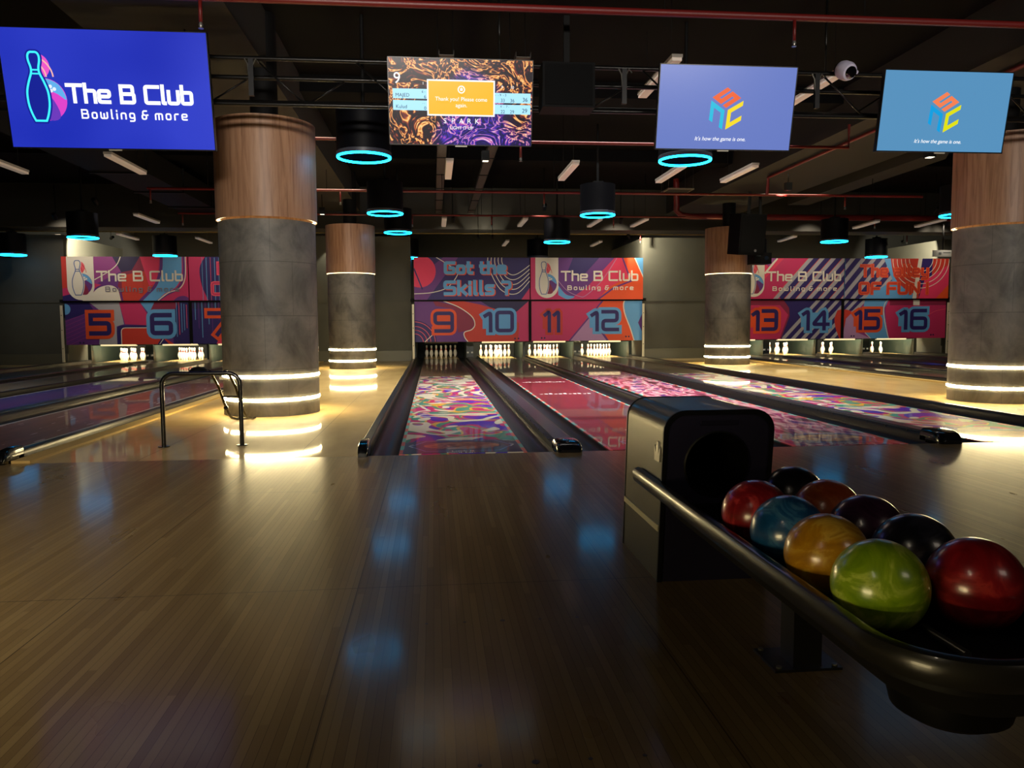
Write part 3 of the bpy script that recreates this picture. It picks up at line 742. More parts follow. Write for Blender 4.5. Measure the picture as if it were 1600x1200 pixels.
sub(a, t, 'lane_number', lambda q: (q.add(lettering('7', 1440, 778, 196, 96, .3, .05, width=210), ORNG), q.add(lettering('7', 1440, 778, 196, 40, .3, .05, width=210), INDIGO)))
sub(a, t, 'lane_number', lambda q: (q.add(lettering('8', 2060, 764, 166, 104, .3, .16, width=170), BLUE), q.add(lettering('8', 2060, 764, 166, 42, .3, .16, width=170), INDIGO)))
a.mb.build_flat('printed_board', None, t)
# ---- block with lanes 13-16
R0 = -38
t, a, _ = board(9.44, 0, True, (R0, 748, 58, 355), 'upper striped board with the club lettering over lanes 13 and 14', MAG)
a.add([(R0, 58), (300, 58), (180, 200), (160, 355), (R0, 355)], MAG); a.add([(160, 58), (300, 58), (150, 220)], PINK)
a.add([(255, 320), (480, 58), (748, 58), (748, 355), (280, 355)], INDIGO)
for k in range(9):
    x = 330+k*84
    a.add([(x+150, 58), (x+186, 58), (x-70, 355), (x-106, 355)], GREY); a.add([(x+146, 58), (x+150, 58), (x-106, 355), (x-110, 355)], ORNG)
a.add(ribbon([(160, 170), (250, 58)], 14), CREAM); a.add([(185, 120), (245, 58), (150, 58)], MAUVE)
a.add([(0, 50), (158, 50), (158, 262)]+[(79+79*math.cos(k*PI/16), 262+79*math.sin(k*PI/16)) for k in range(1, 16)]+[(0, 262)], CREAM)
sub(a, t, 'logo', lambda q: logo(q, 58, 88, 318, 66, LOGO_PRINT[:8]+(4.6,)))
clubtext(a, t, 178, 220, 60, 540, 220, 294, 27, 470, 12.5, 6.2); a.mb.build_flat('printed_board', None, t)
t, a, _ = board(9.44, 0, False, (R0, 733, 357, 648), 'lower striped board with the numbers 13 and 14', MAG)
a.add([(R0, 357), (300, 357), (345, 420), (350, 480), (290, 648), (R0, 648)], WINE); a.add([(R0, 400), (280, 400), (340, 470), (280, 648), (R0, 648)], MAG)
a.add([(300, 357), (733, 357), (733, 648), (290, 648), (350, 480), (345, 420)], INDIGO)
for k in range(10):
    x = 300+k*72
    a.add([q for q in clip([(x+250, 357), (x+282, 357), (x+20, 648), (x-12, 648)], 300, 733, 357, 648)], GREY) if clip([(x+250, 357), (x+282, 357), (x+20, 648), (x-12, 648)], 300, 733, 357, 648) else None
a.add(smoothline([(700, 440), (680, 500), (690, 570), (720, 648)])+[(733, 648), (733, 430)], REDO)
number(a, t, '13', 88, 574, 132, 28, ORNG, 66, width=166); number(a, t, '14', 452, 574, 132, 26, BLUE, 62, width=180)
bolts(a, [(622, 632), (642, 632)], 6); a.mb.build_flat('printed_board', None, t)
t, a, _ = board(9.44, 1, True, (752, 1535, 58, 353), 'upper board reading The alley of fun over lanes 15 and 16', BLUE)
a.add([(752, 58), (1050, 58), (1105, 220), (860, 353), (752, 353)], INDIGO)
for k in range(6):
    x = 760+k*80; a.add([(x+30, 58), (x+66, 58), (x-170, 353), (x-206, 353)], GREY)
a.add([(1040, 58), (1090, 58), (1200, 260), (1230, 353), (900, 353), (1110, 220)], BLUE)
a.add(smoothline([(1090, 58), (1120, 190), (1200, 280), (1290, 330), (1290, 353)])+[(1535, 353), (1535, 58)], REDO); a.add([(1320, 58), (1410, 58), (1400, 353), (1310, 353)], INDIGO); a.add([(1350, 220), (1535, 100), (1535, 353), (1310, 353)], PINK); a.add([(1440, 353), (1535, 250), (1535, 353)], ORNG)
for r in (90, 120, 150, 182, 214): a.add(arcline(1320, 62, r, 0, PI, 4.5, 26), CREAM)
a.add([(1300, 58), (1330, 58), (1290, 353), (1262, 353)], CREAM)
def f(q):
    for m, s in ((ORNG, 24), (REDO, 10)):
        q.add(lettering('The alley', 872, 186, 74, s, .36, .14, width=500), m); q.add(lettering('OF FUN !', 864, 314, 74, s, .36, .18, width=512), m)
sub(a, t, 'lettering', f); a.mb.build_flat('printed_board', None, t)
t, a, _ = board(9.44, 1, False, (735, 1512, 357, 648), 'lower board with the numbers 15 and 16', MAUVE)
a.add([(735, 357), (900, 357), (830, 430), (735, 470)], INDIGO)
for k in range(3): a.add([(760+k*66, 357), (790+k*66, 357), (735, 420+k*66), (735, 392+k*60)], GREY)
a.add([(900, 357), (1085, 357), (1040, 430), (1085, 648), (950, 648), (860, 560)], BLUE); a.add(disc(755, 500, 66, 24), REDO); a.add([(735, 648), (760, 500), (820, 440), (840, 600), (950, 648)], LILAC)
a.add(smoothline([(1210, 330), (1100, 357), (1060, 400), (1060, 520), (1090, 648)])+[(1512, 648), (1512, 340)], MAG); a.add([(1085, 357), (1512, 357), (1512, 404), (1085, 404)], WINE)
a.add(ribbon(smoothline([(1215, 326), (1100, 350), (1045, 400), (1050, 520), (1086, 655)]), 6), CREAM); a.add([(1262, 357), (1310, 357), (1310, 404), (1262, 404)], CREAM)
a.add(ribbon(smoothline([(1390, 470), (1440, 445), (1512, 432)]), 4), ROSE); a.add(ribbon([(900, 600), (950, 650)], 5), CREAM)
number(a, t, '15', 836, 572, 128, 27, ORNG, 64, width=166); number(a, t, '16', 1172, 572, 128, 27, BLUE, 64, width=188)
bolts(a, [(803, 629), (822, 629), (1403, 624), (1421, 624)], 6); a.mb.build_flat('printed_board', None, t)
for i, gx in enumerate(GROUPS):
    mb = MB(); mb.box(gx-.79, gx+5.87, 16.091, 16.129, 1.70, 1.78)
    for q in (gx-.87, gx+5.85): mb.box(q, q+.10, 16.091, 16.45, 1.70, 1.78)
    mb.box(gx+2.50, gx+2.58, 16.10, 16.129, .56, 2.93); struct(mb.build('trim_%d' % (3+i), DARK))  # upright dark strip added so the gap between boards stays black
# pale upright posts closing the sides of the boards
POST = mat('pale_metal_post', (214, 204, 176), .35, coat=.3)
for gx, n, s in ((-9.44, 5, 0), (0, 9, 0), (0, 12, 1), (9.44, 16, 1)):
    mb = MB(); x = gx-.80 if s == 0 else gx+5.85
    mb.box(-.03, .03, -.02, .02, .08, 1.62, POST)
    for z in (.45, .95, 1.35): mb.cyl((0, -.026, z), .012, .008, DARK, 10, axis='y')
    o = mb.build('edge_post', POST, None, (x, 16.02, 0)); tag(o, 'pale upright post at the edge of the boards beside lane %s' % NUM[n], 'post', 'edge posts of the boards')

# ------------------------------------------------------------------ pin decks
KICK = mat('kickback_grey_green', (40, 50, 45), .4, coat=.15)
BAR = mat('deck_lamp_cover', (240, 224, 170), .5, emit=.85, ecol=(1, .84, .46)); BAROFF = mat('deck_lamp_cover_unlit', (120, 108, 80), .5)
CURT = mat('pit_curtain', (22, 24, 24), .8)
def kick(x, w, label, lamp):
    t = empty('division_panel', (x, 0, 0), label, 'division panel', 'division panels between the pin decks')
    mb = MB(); mb.box(-w/2, w/2, 17.68, 20.29, -.1, .74); mb.build('panel', KICK, t)
    mb = MB()
    for q in (-.3, .3):
        if w > .15: mb.box(q*w-.028, q*w+.028, 17.665, 17.68, .16, .21)
    if mb.f: mb.build('sensor_plate', mat('sensor_plate', (210, 210, 200), .4), t)
    if lamp:
        mb = MB(); mb.box(-w/2-.07, w/2+.07, 17.60, 17.675, .52, .555); mb.build('lamp_strip', BAR, t)
for gi, gx in enumerate(GROUPS):
    n = 5+gi*4
    kick(gx-.81, .09, 'grey-green end panel beside the pin deck of lane %s' % NUM[n], False)
    kick(gx+.8725, .215, 'grey-green panel between the pin decks of lanes %s and %s' % (NUM[n], NUM[n+1]), True)
    kick(gx+2.54, .066, 'thin grey-green panel between the pin decks of lanes %s and %s' % (NUM[n+1], NUM[n+2]), False)
    kick(gx+4.2075, .215, 'grey-green panel between the pin decks of lanes %s and %s' % (NUM[n+2], NUM[n+3]), True)
    kick(gx+5.888, .086, 'grey-green end panel beside the pin deck of lane %s' % NUM[n+3], False)
PINW = mat('pin_white', (238, 232, 214), .25, coat=.6, coat_rough=.05); PINR = mat('pin_red', (190, 30, 30), .3, coat=.5)
prof = [(.0258, 0), (.0285, .015), (.039, .045), (.0535, .085), (.0602, .118), (.0585, .150), (.049, .185), (.037, .215), (.0285, .240), (.0255, .258), (.0245, .268), (.0238, .282), (.0235, .292), (.0245, .304), (.028, .322), (.0318, .342), (.0300, .360), (.0225, .374), (.010, .3800), (.0005, .381)]
def pinmesh():
    mb = MB(); rm = [PINR if (.258 <= prof[i][1] < .267 or .282 <= prof[i][1] < .291 or prof[i][1] == .24) else PINW for i in range(len(prof)-1)]
    n = 18; T = [2*PI*k/n for k in range(n)]
    mb.grid([[(r*math.cos(t), r*math.sin(t), z) for t in T] for r, z in prof], rm, True, True); mb.face([(.0258*math.cos(t), .0258*math.sin(t), 0) for t in T[::-1]], PINW)
    return mb
PROW = [(0, 0, 'head pin at the front'), (-1, 1, 'second-row pin on the low-number side'), (1, 1, 'second-row pin on the high-number side'),
        (-2, 2, 'third-row outer pin on the low-number side'), (0, 2, 'third-row middle pin'), (2, 2, 'third-row outer pin on the high-number side'),
        (-3, 3, 'back-row corner pin on the low-number side'), (-1, 3, 'back-row inner pin on the low-number side'), (1, 3, 'back-row inner pin on the high-number side'), (3, 3, 'back-row corner pin on the high-number side')]
pin0 = None
for n in range(5, 17):
    x = LM[n]
    for dx, row, lab in PROW:
        if pin0 is None: o = pin0 = pinmesh().build('bowling_pin', PINW)
        else: o = pin0.copy(); COL.objects.link(o)
        o.location = (x+dx*.1524, 18.29+row*.264, 0)
        tag(o, '%s of the white pins on lane %s' % (lab, NUM[n]), 'bowling pin', 'pins of lane %s' % NUM[n])
    mb = MB(); mb.box(-.75, .75, 20.30, 20.33, -.1, .8); o = mb.build('pit_curtain', CURT, None, (x, 0, 0)); tag(o, 'dark curtain behind the pins of lane %s' % NUM[n], 'curtain', 'pit curtains')
    t = empty('pin_deck_lamp', (x, 17.68, .47), ('glowing cream lamp bar' if n != 9 else 'unlit lamp bar') + ' under the board over lane %s' % NUM[n], 'lamp', 'pin deck lamp bars')
    mb = MB(); mb.box(-.50, .50, 0, .10, 0, .085); mb.build('lamp_cover', BAR if n != 9 else BAROFF, t)
    mb = MB(); mb.box(-.764, -.50, .02, .08, .02, .07); mb.box(.50, .764, .02, .08, .02, .07); mb.build('lamp_bracket', DARK, t)
    L = bpy.data.lights.new('pin_deck_light', 'AREA'); L.shape = 'RECTANGLE'; L.size = 1.0; L.size_y = .12; L.color = (1, .86, .55)
    L.energy = 3.0 if n == 9 else 110
    o = bpy.data.objects.new('pin_deck_light', L); COL.objects.link(o); o.parent = t; o.location = (0, .02, .40)
    o.rotation_euler = (Vector((0, .95, -.40))-Vector((0, .02, .40))).to_track_quat('-Z', 'Y').to_euler()
L = bpy.data.lights.new('blue_lane_light', 'POINT'); L.energy = 14; L.color = (.12, .10, 1.0); L.shadow_soft_size = .05
o = bpy.data.objects.new('blue_lane_light', L); COL.objects.link(o); o.location = (8.80, 16.40, .42)
# ------------------------------------------------------------------ television screens on the truss
def glow(n, rgb, k=1.0): return mat('screen_'+n, (3, 3, 4), .25, emit=k, ecol=lin(rgb), spec=.3)
def tv(name, X, Y, Z, tilt, w, h, label, rz):
    t = empty('television', (X, Y, Z), label, 'television', 'screens on the truss'); t.rotation_euler = (tilt, 0, rz)
    b = .008
    mb = MB(); mb.box(-w/2, w/2, .004, .05, -h/2, h/2); mb.box(-w*.3, w*.3, .05, .085, -h*.35, h*.2)
    mb.build('housing', SATIN, t)
    mb = MB()
    for x0, x1, z0, z1 in ((-w/2, w/2, h/2-b, h/2), (-w/2, w/2, -h/2, -h/2+b*1.4), (-w/2, -w/2+b, -h/2, h/2), (w/2-b, w/2, -h/2, h/2)): mb.box(x0, x1, -.004, .004, z0, z1)
    mb.build('bezel', mat('bezel_black', (10, 10, 12), .3), t)
    mb = MB(); mb.box(-.06, .06, -.008, .004, -h/2-.012, -h/2+.002); mb.build('sensor_tab', mat('sensor_tab', (190, 186, 170), .4), t)
    mb = MB(); mb.box(-.22, -.17, .085, .13, -.3, .3); mb.box(.17, .22, .085, .13, -.3, .3); mb.box(-.25, .25, .13, .16, .02, .10); mb.box(-.2, .2, .13, 1.972-Y, -.10, .08); mb.build('mounting_bracket', DARK, t)
    a = Art((0, w*1000, 0, h*1000), (w, h)); a.step = .0003
    return t, a
def place_screen(a, t, w, h): a.mb.build_flat('screen', None, t, (-w/2, .003, -h/2))
w, h = 1.9, 1.9*.572
t, a = tv('tv', -3.295, 1.67, 3.309, .186, w, h, 'largest screen, blue with the glowing pin emblem and club lettering', 0)
TB = mat('screen_blue', (30, 48, 190), .25, emit=1.0, spec=.3); g = N(TB)
nz = g.noise(g.coord((1, 1, 1)), .9, 1); cr = g.ramp(nz, [(.3, (22, 40, 176)), (.7, (46, 62, 200))]); g.l(cr, g.b.inputs['Emission Color']); g.b.inputs['Base Color'].default_value = (.01, .01, .02, 1)
W_, H_ = w*1000, h*1000
a.add([(0, 0), (W_, 0), (W_, H_), (0, H_)], TB)
U = lambda u: u*W_
V = lambda v: v*H_
logo(a, U(.158), V(.20), V(.765), U(.102), (glow('navy_fill', (24, 36, 150)), glow('cyan_line', (60, 225, 245), 1.3), glow('small_pink', (240, 90, 205)), glow('small_peach', (255, 190, 180)), glow('big_pink', (225, 70, 205)), glow('big_violet', (110, 60, 190)), glow('big_sky', (100, 180, 240)), glow('spot', (235, 245, 255)), 19))
WG = glow('white', (250, 252, 255), 1.5)
a.add(lettering('The B Club', U(.300), V(.598), V(.135), 33, .26, .12, width=U(.600)), WG)
a.add(lettering('Bowling & more', U(.358), V(.735), V(.068), 13, .55, .2, width=U(.512)), WG)
place_screen(a, t, w, h)
w, h = 1.45, 1.45*.572; W_, H_ = w*1000, h*1000
def full(a, m): a.add([(0, 0), (W_, 0), (W_, H_), (0, H_)], m)
# scores
t, a = tv('tv', .075, 1.712, 3.278, .233, w, h, 'score screen with fiery streaks and a yellow message box', 0)
FI = mat('screen_fire', (60, 20, 60), .25, emit=1.0, spec=.3); g = N(FI); g.b.inputs['Base Color'].default_value = (.01, .01, .01, 1)
v = g.coord((1, 1, 1))
n1 = g.noise(v, 3.4, 3, .6, 2.0); n2 = g.noise(g.coord((1, 1, 1), loc=(3, 0, 5)), 1.1, 1)
st = g.math('ABSOLUTE', g.math('SUBTRACT', g.math('FRACT', g.math('MULTIPLY', n1, 6.0)), .5))
hot = g.ramp(st, [(0, (255, 226, 150)), (.07, (250, 150, 60)), (.15, (130, 44, 40)), (.3, (22, 9, 26))])
cold = g.ramp(st, [(0, (240, 210, 240)), (.06, (210, 90, 160)), (.15, (70, 40, 190)), (.4, (22, 16, 84))])
g.l(g.mix(g.ramp(n2, [(.44, (0, 0, 0)), (.54, (255, 255, 255))]), hot, cold), g.b.inputs['Emission Color'])
full(a, FI)
PALE = glow('pale_strip', (168, 226, 250), 1.15); INKB = glow('ink', (36, 44, 84), .6); YEL = glow('yellow', (246, 184, 40), 1.1); WH = glow('letter_white', (255, 255, 255), 1.15)
sx = W_/1515; q = lambda x: (x-42)*sx
sy = H_/915; r = lambda y: (y-65)*sy
for x0, x1, y0, y1 in ((90, 450, 388, 490), (90, 450, 508, 612), (1150, 1535, 412, 516), (1150, 1535, 534, 634)): a.add([(q(x0), r(y0)), (q(x1), r(y0)), (q(x1), r(y1)), (q(x0), r(y1))], PALE)
a.add([(q(445), r(286)), (q(1155), r(286)), (q(1155), r(664)), (q(445), r(664))], WH); a.add([(q(460), r(302)), (q(1140), r(302)), (q(1140), r(648)), (q(460), r(648))], YEL)
def T(s, x, y, hh, m, **kw): a.add(font_polys(s, q(x), r(y), hh*sy, **kw), m)
T('9', 98, 335, 118, WH, bold=.004)
T('MAJED', 116, 472, 38, INKB); T('Kulud', 118, 592, 38, INKB)
for s, x, y, hh in (('6 -', 390, 428, 26), ('6', 412, 486, 36), ('- -', 396, 545, 20), ('0', 412, 605, 36), ('-  - 9  - 3', 1156, 446, 25), ('33', 1214, 507, 36), ('36', 1314, 507, 36), ('36', 1444, 500, 44), ('4  -  7 -', 1210, 566, 24), ('22', 1214, 626, 36), ('29', 1312, 626, 36), ('29', 1440, 616, 44)): T(s, x, y, hh, INKB)
for s, x, y in (('1', 396, 346), ('9', 1218, 366), ('10', 1312, 368)): T(s, x, y, 30, WH, bold=.002)
T('Thank you! Please come', 800, 508, 42, WH, align='CENTER', bold=.003); T('again.', 800, 572, 42, WH, align='CENTER', bold=.003)
a.add(ribbon(disc(q(800), r(390), 33*sx, 22), 10, True), WH); a.add([(q(784), r(372)), (q(792), r(384)), (q(800), r(366)), (q(808), r(384)), (q(816), r(372)), (q(812), r(404)), (q(788), r(404))], WH)
for i, ch in enumerate('SPARK'): T(ch, 612+i*82, 742, 54, WH, bold=.006)
T('LIGHT IT UP', 800, 806, 34, WH, align='CENTER', bold=.002)
place_screen(a, t, w, h)
# cube emblem screens
def cube(a, cols, cx, cy, s, m3):
    def face(o, e1, e2, pl):
        for qd in ribbon(pl, .26): a.add([(o[0]+e1[0]*u+e2[0]*v_, o[1]+e1[1]*u+e2[1]*v_) for u, v_ in qd], m3)
    S = s
    top = [(.13, .13), (.13, .87)]
    def put(o, e1, e2, pl, m):
        qs = ribbon(pl, .25, ext=.125)
        a.add([[(o[0]+e1[0]*u+e2[0]*v_, o[1]+e1[1]*u+e2[1]*v_) for u, v_ in qd] for qd in qs], m)
    put((cx-S*.87, cy-S*.58), (S*.82, -S*.54), (S*.82, S*.54), [(1-.125, .125), (.125, .125), (.125, .5), (.875, .5), (.875, .875), (.125, .875)], cols[0])
    put((cx-S*.92, cy-S*.42), (S*.80, S*.50), (-S*.06, S*1.02), [(.125, .875), (.125, .125), (.875, .125), (.875, .875)], cols[1])
    put((cx+S*.06, cy+S*.06), (S*.86, -S*.50), (-S*.06, S*1.04), [(.875, .125), (.125, .125), (.125, .875), (.875, .875)], cols[2])
for X, Z, Y, tl, rgb, lab, cols in ((2.802, 3.258, 1.632, .206, (104, 124, 196), 'periwinkle screen with the cube emblem, beside the score screen', ((240, 100, 50), (30, 190, 225), (248, 222, 30))),
                                    (5.237, 3.285, 1.692, .171, (88, 146, 190), 'sky-blue screen with the cube emblem, in front of the near column beside lane 12', ((246, 130, 84), (20, 160, 225), (226, 226, 20)))):
    t, a = tv('tv', X, Y, Z, tl, w, h, lab, 0)
    full(a, glow('back_%d' % int(X*10), rgb))
    cube(a, [glow('c%d_%d' % (i, int(X*10)), c) for i, c in enumerate(cols)], W_*.505, H_*.505, W_*.128, None)
    a.add(font_polys("It's how the game is one.", W_*.47, H_*.885, H_*.048, align='CENTER', shear=.25), WH)
    place_screen(a, t, w, h)

# ------------------------------------------------------------------ truss that carries the screens
TRM = mat('truss_metal', (30, 29, 28), .3, metal=.6)
t = empty('truss', (1.5, 2.10, 3.32), 'long black horizontal truss carrying the four screens', 'truss')
for y, z in ((-.10, .43), (.14, .31), (-.10, -.02), (.14, .06)):
    mb = MB(); mb.tube([(-11, y, z), (11, y, z)], .024, n=10); mb.build('chord', TRM, t)
for k in range(22):
    x = -10.5+k*1.0; mb = MB(); mb.tube([(x, -.10, .43), (x+.5, -.10, -.02)], .010, n=6); mb.tube([(x+.5, .14, .06), (x+.9, .14, .31)], .010, n=6); mb.build('brace', TRM, t)
for x in (-9, -4.2, -1.0, 2.6, 6.2, 9.5):
    mb = MB(); mb.tube([(x, 0, .43), (x, 0, 1.4)], .012, n=6); mb.build('hanging_rod', TRM, t)
def clampthing(x, label):
    t = empty('cable_clamp', (x, 1.93, 3.66), label, 'clamp', 'clamps on the truss')
    mb = MB(); mb.box(-.025, .025, -.02, .02, -.30, .06); mb.build('clamp_bar', SATIN, t)
    mb = MB(); mb.tube([(-.06, -.01, .06), (-.03, -.01, .0), (-.02, -.01, -.12)], .008, n=6); mb.tube([(.08, -.01, .02), (.05, -.01, .06), (.02, -.01, .0)], .008, n=6); mb.build('clamp_hook', mat('clamp_metal', (120, 118, 110), .35, metal=.7), t)
clampthing(-2.02, 'dark clamp on the truss beside the blue screen'); clampthing(1.80, 'dark clamp on the truss beside the periwinkle screen'); clampthing(3.92, 'dark clamp on the truss under the white dome camera')
def cab(name, loc, size, label, cat, rz=0, rx=0, grp=None, grille=True, hang=.5):
    t = empty(name, loc, label, cat, grp, rz); t.rotation_euler = (rx, 0, rz); sx_, sy_, sz_ = size
    mb = MB(); mb.box(-sx_/2, sx_/2, -sy_/2, sy_/2, -sz_/2, sz_/2); mb.build('cabinet', mat('cabinet_black', (5, 5, 6), .6, spec=.1), t)
    if grille:
        mb = MB(); mb.box(-sx_*.45, sx_*.45, -sy_/2-.012, -sy_/2, -sz_*.45, sz_*.45); mb.build('grille', mat('speaker_grille', (3, 3, 4), .7, spec=.1), t)
    mb = MB(); mb.box(-.03, .03, -.02, .02, sz_/2, sz_/2+hang)
    mb.build('hanger', DARK, t)
    if 'beside the score' in label:
        mb = MB(); mb.box(-.2, .2, sy_/2, .254, -.18, -.08); mb.build('truss_bracket', DARK, t)
    return t
cab('loudspeaker', (1.15, 1.72, 3.44), (.53, .3, .44), 'black loudspeaker on the truss beside the score screen', 'loudspeaker', grp='loudspeakers')
tp = cab('loudspeaker', (7.0, 11.3, 3.08), (.66, .5, .92), 'large black loudspeaker tilted in front of the far column by board 13', 'loudspeaker', .15, .12, 'loudspeakers')
mb = MB(); mb.cyl((.08, -.285, -.36), .03, .012, n=12, axis='y'); mb.build('badge', mat('speaker_badge', (120, 120, 120), .3, metal=.6), tp)
tp = cab('projector', (7.50, 11.75, 2.56), (.42, .4, .26), 'black projector box hanging just below the tilted loudspeaker', 'projector', .05, 0, None, False, 1.36)
mb = MB(); mb.cyl((.08, -.21, 0), .05, .02, n=16, axis='y'); mb.build('lens', mat('lens_glass', (20, 24, 30), .05, coat=1), tp)
mb = MB(); mb.box(-.17, -.06, .206, -.2, .04, .07); mb.build('port_panel', mat('port_grey', (90, 92, 96), .4), tp)
# dome camera
t = empty('dome_camera', (4.20, 1.84, 3.735), 'white dome camera above the truss between the cube screens', 'camera')
t.rotation_euler = (math.radians(-62), 0, math.radians(14)); t.scale = (1.45, 1.45, 1.45)
mb = MB(); mb.lathe([(.0, .05), (.062, .05), (.068, .03), (.068, -.02), (.058, -.045), (.044, -.05)], n=32); mb.build('camera_body', mat('camera_white', (205, 200, 225), .4), t)
mb = MB(); mb.lathe([(.045, -.046), (.042, -.062), (.03, -.078), (.0, -.086)], n=24); mb.build('dome', mat('camera_dome', (8, 8, 12), .06, coat=1), t)
mb = MB(); mb.box(.05, .10, -.012, .012, .0, .03); mb.cyl((.10, 0, .0), .014, .03, n=12); mb.build('bracket_tab', MATS['camera_white'], t)
mb = MB(); mb.cyl((0, 0, .05), .045, .03, n=20); mb.tube([(0, 0, .07), (0, .02, .12)], .015, n=8); mb.build('mount', DARK, t)

# ------------------------------------------------------------------ hanging drum lamps with cyan rings
DRUM = mat('drum_black', (8, 9, 14), .5, spec=.1); LIP = mat('drum_lip', (60, 62, 74), .4)
def drum():
    t = empty('drum_lamp', (0, 0, 0)); R = .322
    mb = MB(); mb.lathe([(R-.02, .02), (R, .03), (R, .56), (.06, .58)], n=48); mb.lathe([(R-.03, .04), (R-.03, .52), (.05, .53)], n=48); mb.build('drum_shell', DRUM, t)
    mb = MB(); mb.lathe([(R-.03, .02), (R+.004, .02), (R+.004, .065), (R-.0, .068)], n=48); mb.build('lower_lip', LIP, t)
    mb = MB(); n = 48; mb.tube([((R-.012)*math.cos(2*PI*k/n), (R-.014)*math.sin(2*PI*k/n), .008) for k in range(n)], .014, n=8, closed=True); mb.build('light_ring', CYAN, t)
    mb = MB(); mb.box(-.05, .05, -.03, .03, .12, .16); mb.build('inner_lamp', mat('inner_lamp', (240, 240, 235), .4, emit=.7, ecol=(1, 1, .95)), t)
    mb = MB(); mb.box(-R+.04, R-.04, -.03, .03, .17, .19); mb.build('inner_bar', DARK, t)
    mb = MB(); mb.cyl((0, 0, .57), .022, 4.7-3.04-.57, n=10); mb.box(-.09, .09, -.09, .09, .57, .62); mb.build('hanging_pole', DARK, t)
    return t
d0 = drum()
DL = [(-1.03, 3.3, 3.04, 'largest drum lamp with a cyan ring, hanging under the edge of the score screen'), (-1.07, 8.1, 3.04, 'second drum lamp of the row over lane 9'), (-1.03, 12.4, 3.19, 'third drum lamp of the row over lane 9'),
      (-.96, 17.4, 3.02, 'farthest drum lamp over lane 9, at the corner of the Got the Skills board'),
      (2.88, 3.2, 3.04, 'drum lamp with a cyan ring hanging directly below the periwinkle screen'), (2.82, 8.1, 3.04, 'second drum lamp of the row over lane 11'), (2.82, 12.9, 3.04, 'third drum lamp of the row over lane 11'),
      (2.95, 17.5, 3.03, 'unlit drum lamp at the top of the board over lane 11'),
      (9.68, 7.75, 3.04, 'drum lamp partly behind the near column beside lane 12'), (9.75, 12.5, 3.04, 'drum lamp hanging over the board with 13 and 14'), (13.45, 16.9, 3.04, 'drum lamp at the top of the alley of fun board'), (9.75, 17.3, 3.05, 'drum lamp behind the black projector box'),
      (-8.08, 12.4, 3.04, 'drum lamp over lane 6, in front of the pale lit wall'), (-11.15, 15.5, 2.915, 'drum lamp at the far dark wall beyond lane 5'), (-7.8, 17.0, 3.03, 'drum lamp at the top of the board over lane 6')]
d = None
CYAN_OFF = mat('ring_unlit', (150, 160, 165), .4)
for i, (x, y, z, lab) in enumerate(DL):
    d = d0 if i == 0 else copy_tree(d0)
    d.location = (x, y, z); tag(d, lab, 'drum lamp', 'drum lamps with cyan rings')
    for ch in d.children:
        if ch.name.startswith('light_ring') and 'unlit' in lab:
            ch.data = ch.data.copy(); ch.data.materials[0] = CYAN_OFF

# ------------------------------------------------------------------ ceiling strip lamps
def strip(L):
    t = empty('strip_lamp', (0, 0, 0))
    mb = MB(); mb.box(-.055, .055, -L/2, L/2, 0, .035); mb.build('diffuser', WHITE_OFF, t)
    mb = MB(); mb.box(-.062, .062, -L/2-.01, L/2+.01, .035, .07); mb.build('lamp_body', mat('strip_body', (150, 142, 132), .5), t)
    mb = MB(); mb.tube([(0, -L*.35, .07), (0, -L*.35, 1.12)], .004, n=5); mb.tube([(0, L*.35, .07), (0, L*.35, 1.12)], .004, n=5); mb.build('hanging_wire', DARK, t)
    return t
s0 = strip(1.45)
SL = [(-7.0, 7.0, 0, 'strip lamp at the picture edge below the blue screen'), (-5.07, 6.9, 0, 'long pale strip lamp just below the blue screen'), (-7.05, 13.5, 0, 'strip lamp between the blue screen and the board with 5 and 6'), (-10.85, 18.1, 0, 'faint strip lamp above the far corner of the 5 board'),
      (-7.1, 18.4, 0, 'faint strip lamp beside the near column above board 7'), (-8.97, 17.5, 0, 'faint strip lamp above the lettering of board 5'), (.06, 7.0, 0, 'strip lamp hanging below the score screen'), (.07, 13.8, 0, 'farther strip lamp in line below the score screen'),
      (2.08, 7.0, 0, 'strip lamp between the score screen and the periwinkle screen'), (3.89, 7.1, 0, 'strip lamp seen below the ring under the periwinkle screen'), (5.07, 7.0, 0, 'strip lamp below the far corner of the periwinkle screen'), (2.06, 13.7, 0, 'distant strip lamp over lane 10'),
      (3.92, 13.7, 0, 'distant strip lamp over lane 11 beside the drum lamp'), (5.07, 13.62, 0, 'distant strip lamp over lane 12'), (5.05, 18.9, 0, 'farthest strip lamp over lane 12'), (2.1, 18.9, 0, 'farthest strip lamp over lane 10'),
      (2.49, 3.04, 0, 'strip lamp above the truss beside the periwinkle screen'), (4.57, 3.3, 0, 'strip lamp behind the truss below the dome camera'),
      (11.25, 13.7, .12, 'tilted strip lamp beside the drum lamp over lanes 13 and 14'), (12.8, 13.3, .12, 'tilted strip lamp over lane 16'), (17.0, 18.5, .05, 'strip lamp above the corner of board 16'), (10.7, 17.2, .1, 'faint strip lamp behind the drum lamp over lanes 13 and 14')]
for i, (x, y, rz, lab) in enumerate(SL):
    o = s0 if i == 0 else copy_tree(s0)
    o.location = (x, y, 3.95 if 2.9 < y < 3.5 else 3.6); o.rotation_euler = (0, 0, -rz); tag(o, lab, 'strip lamp', 'pale ceiling strip lamps')

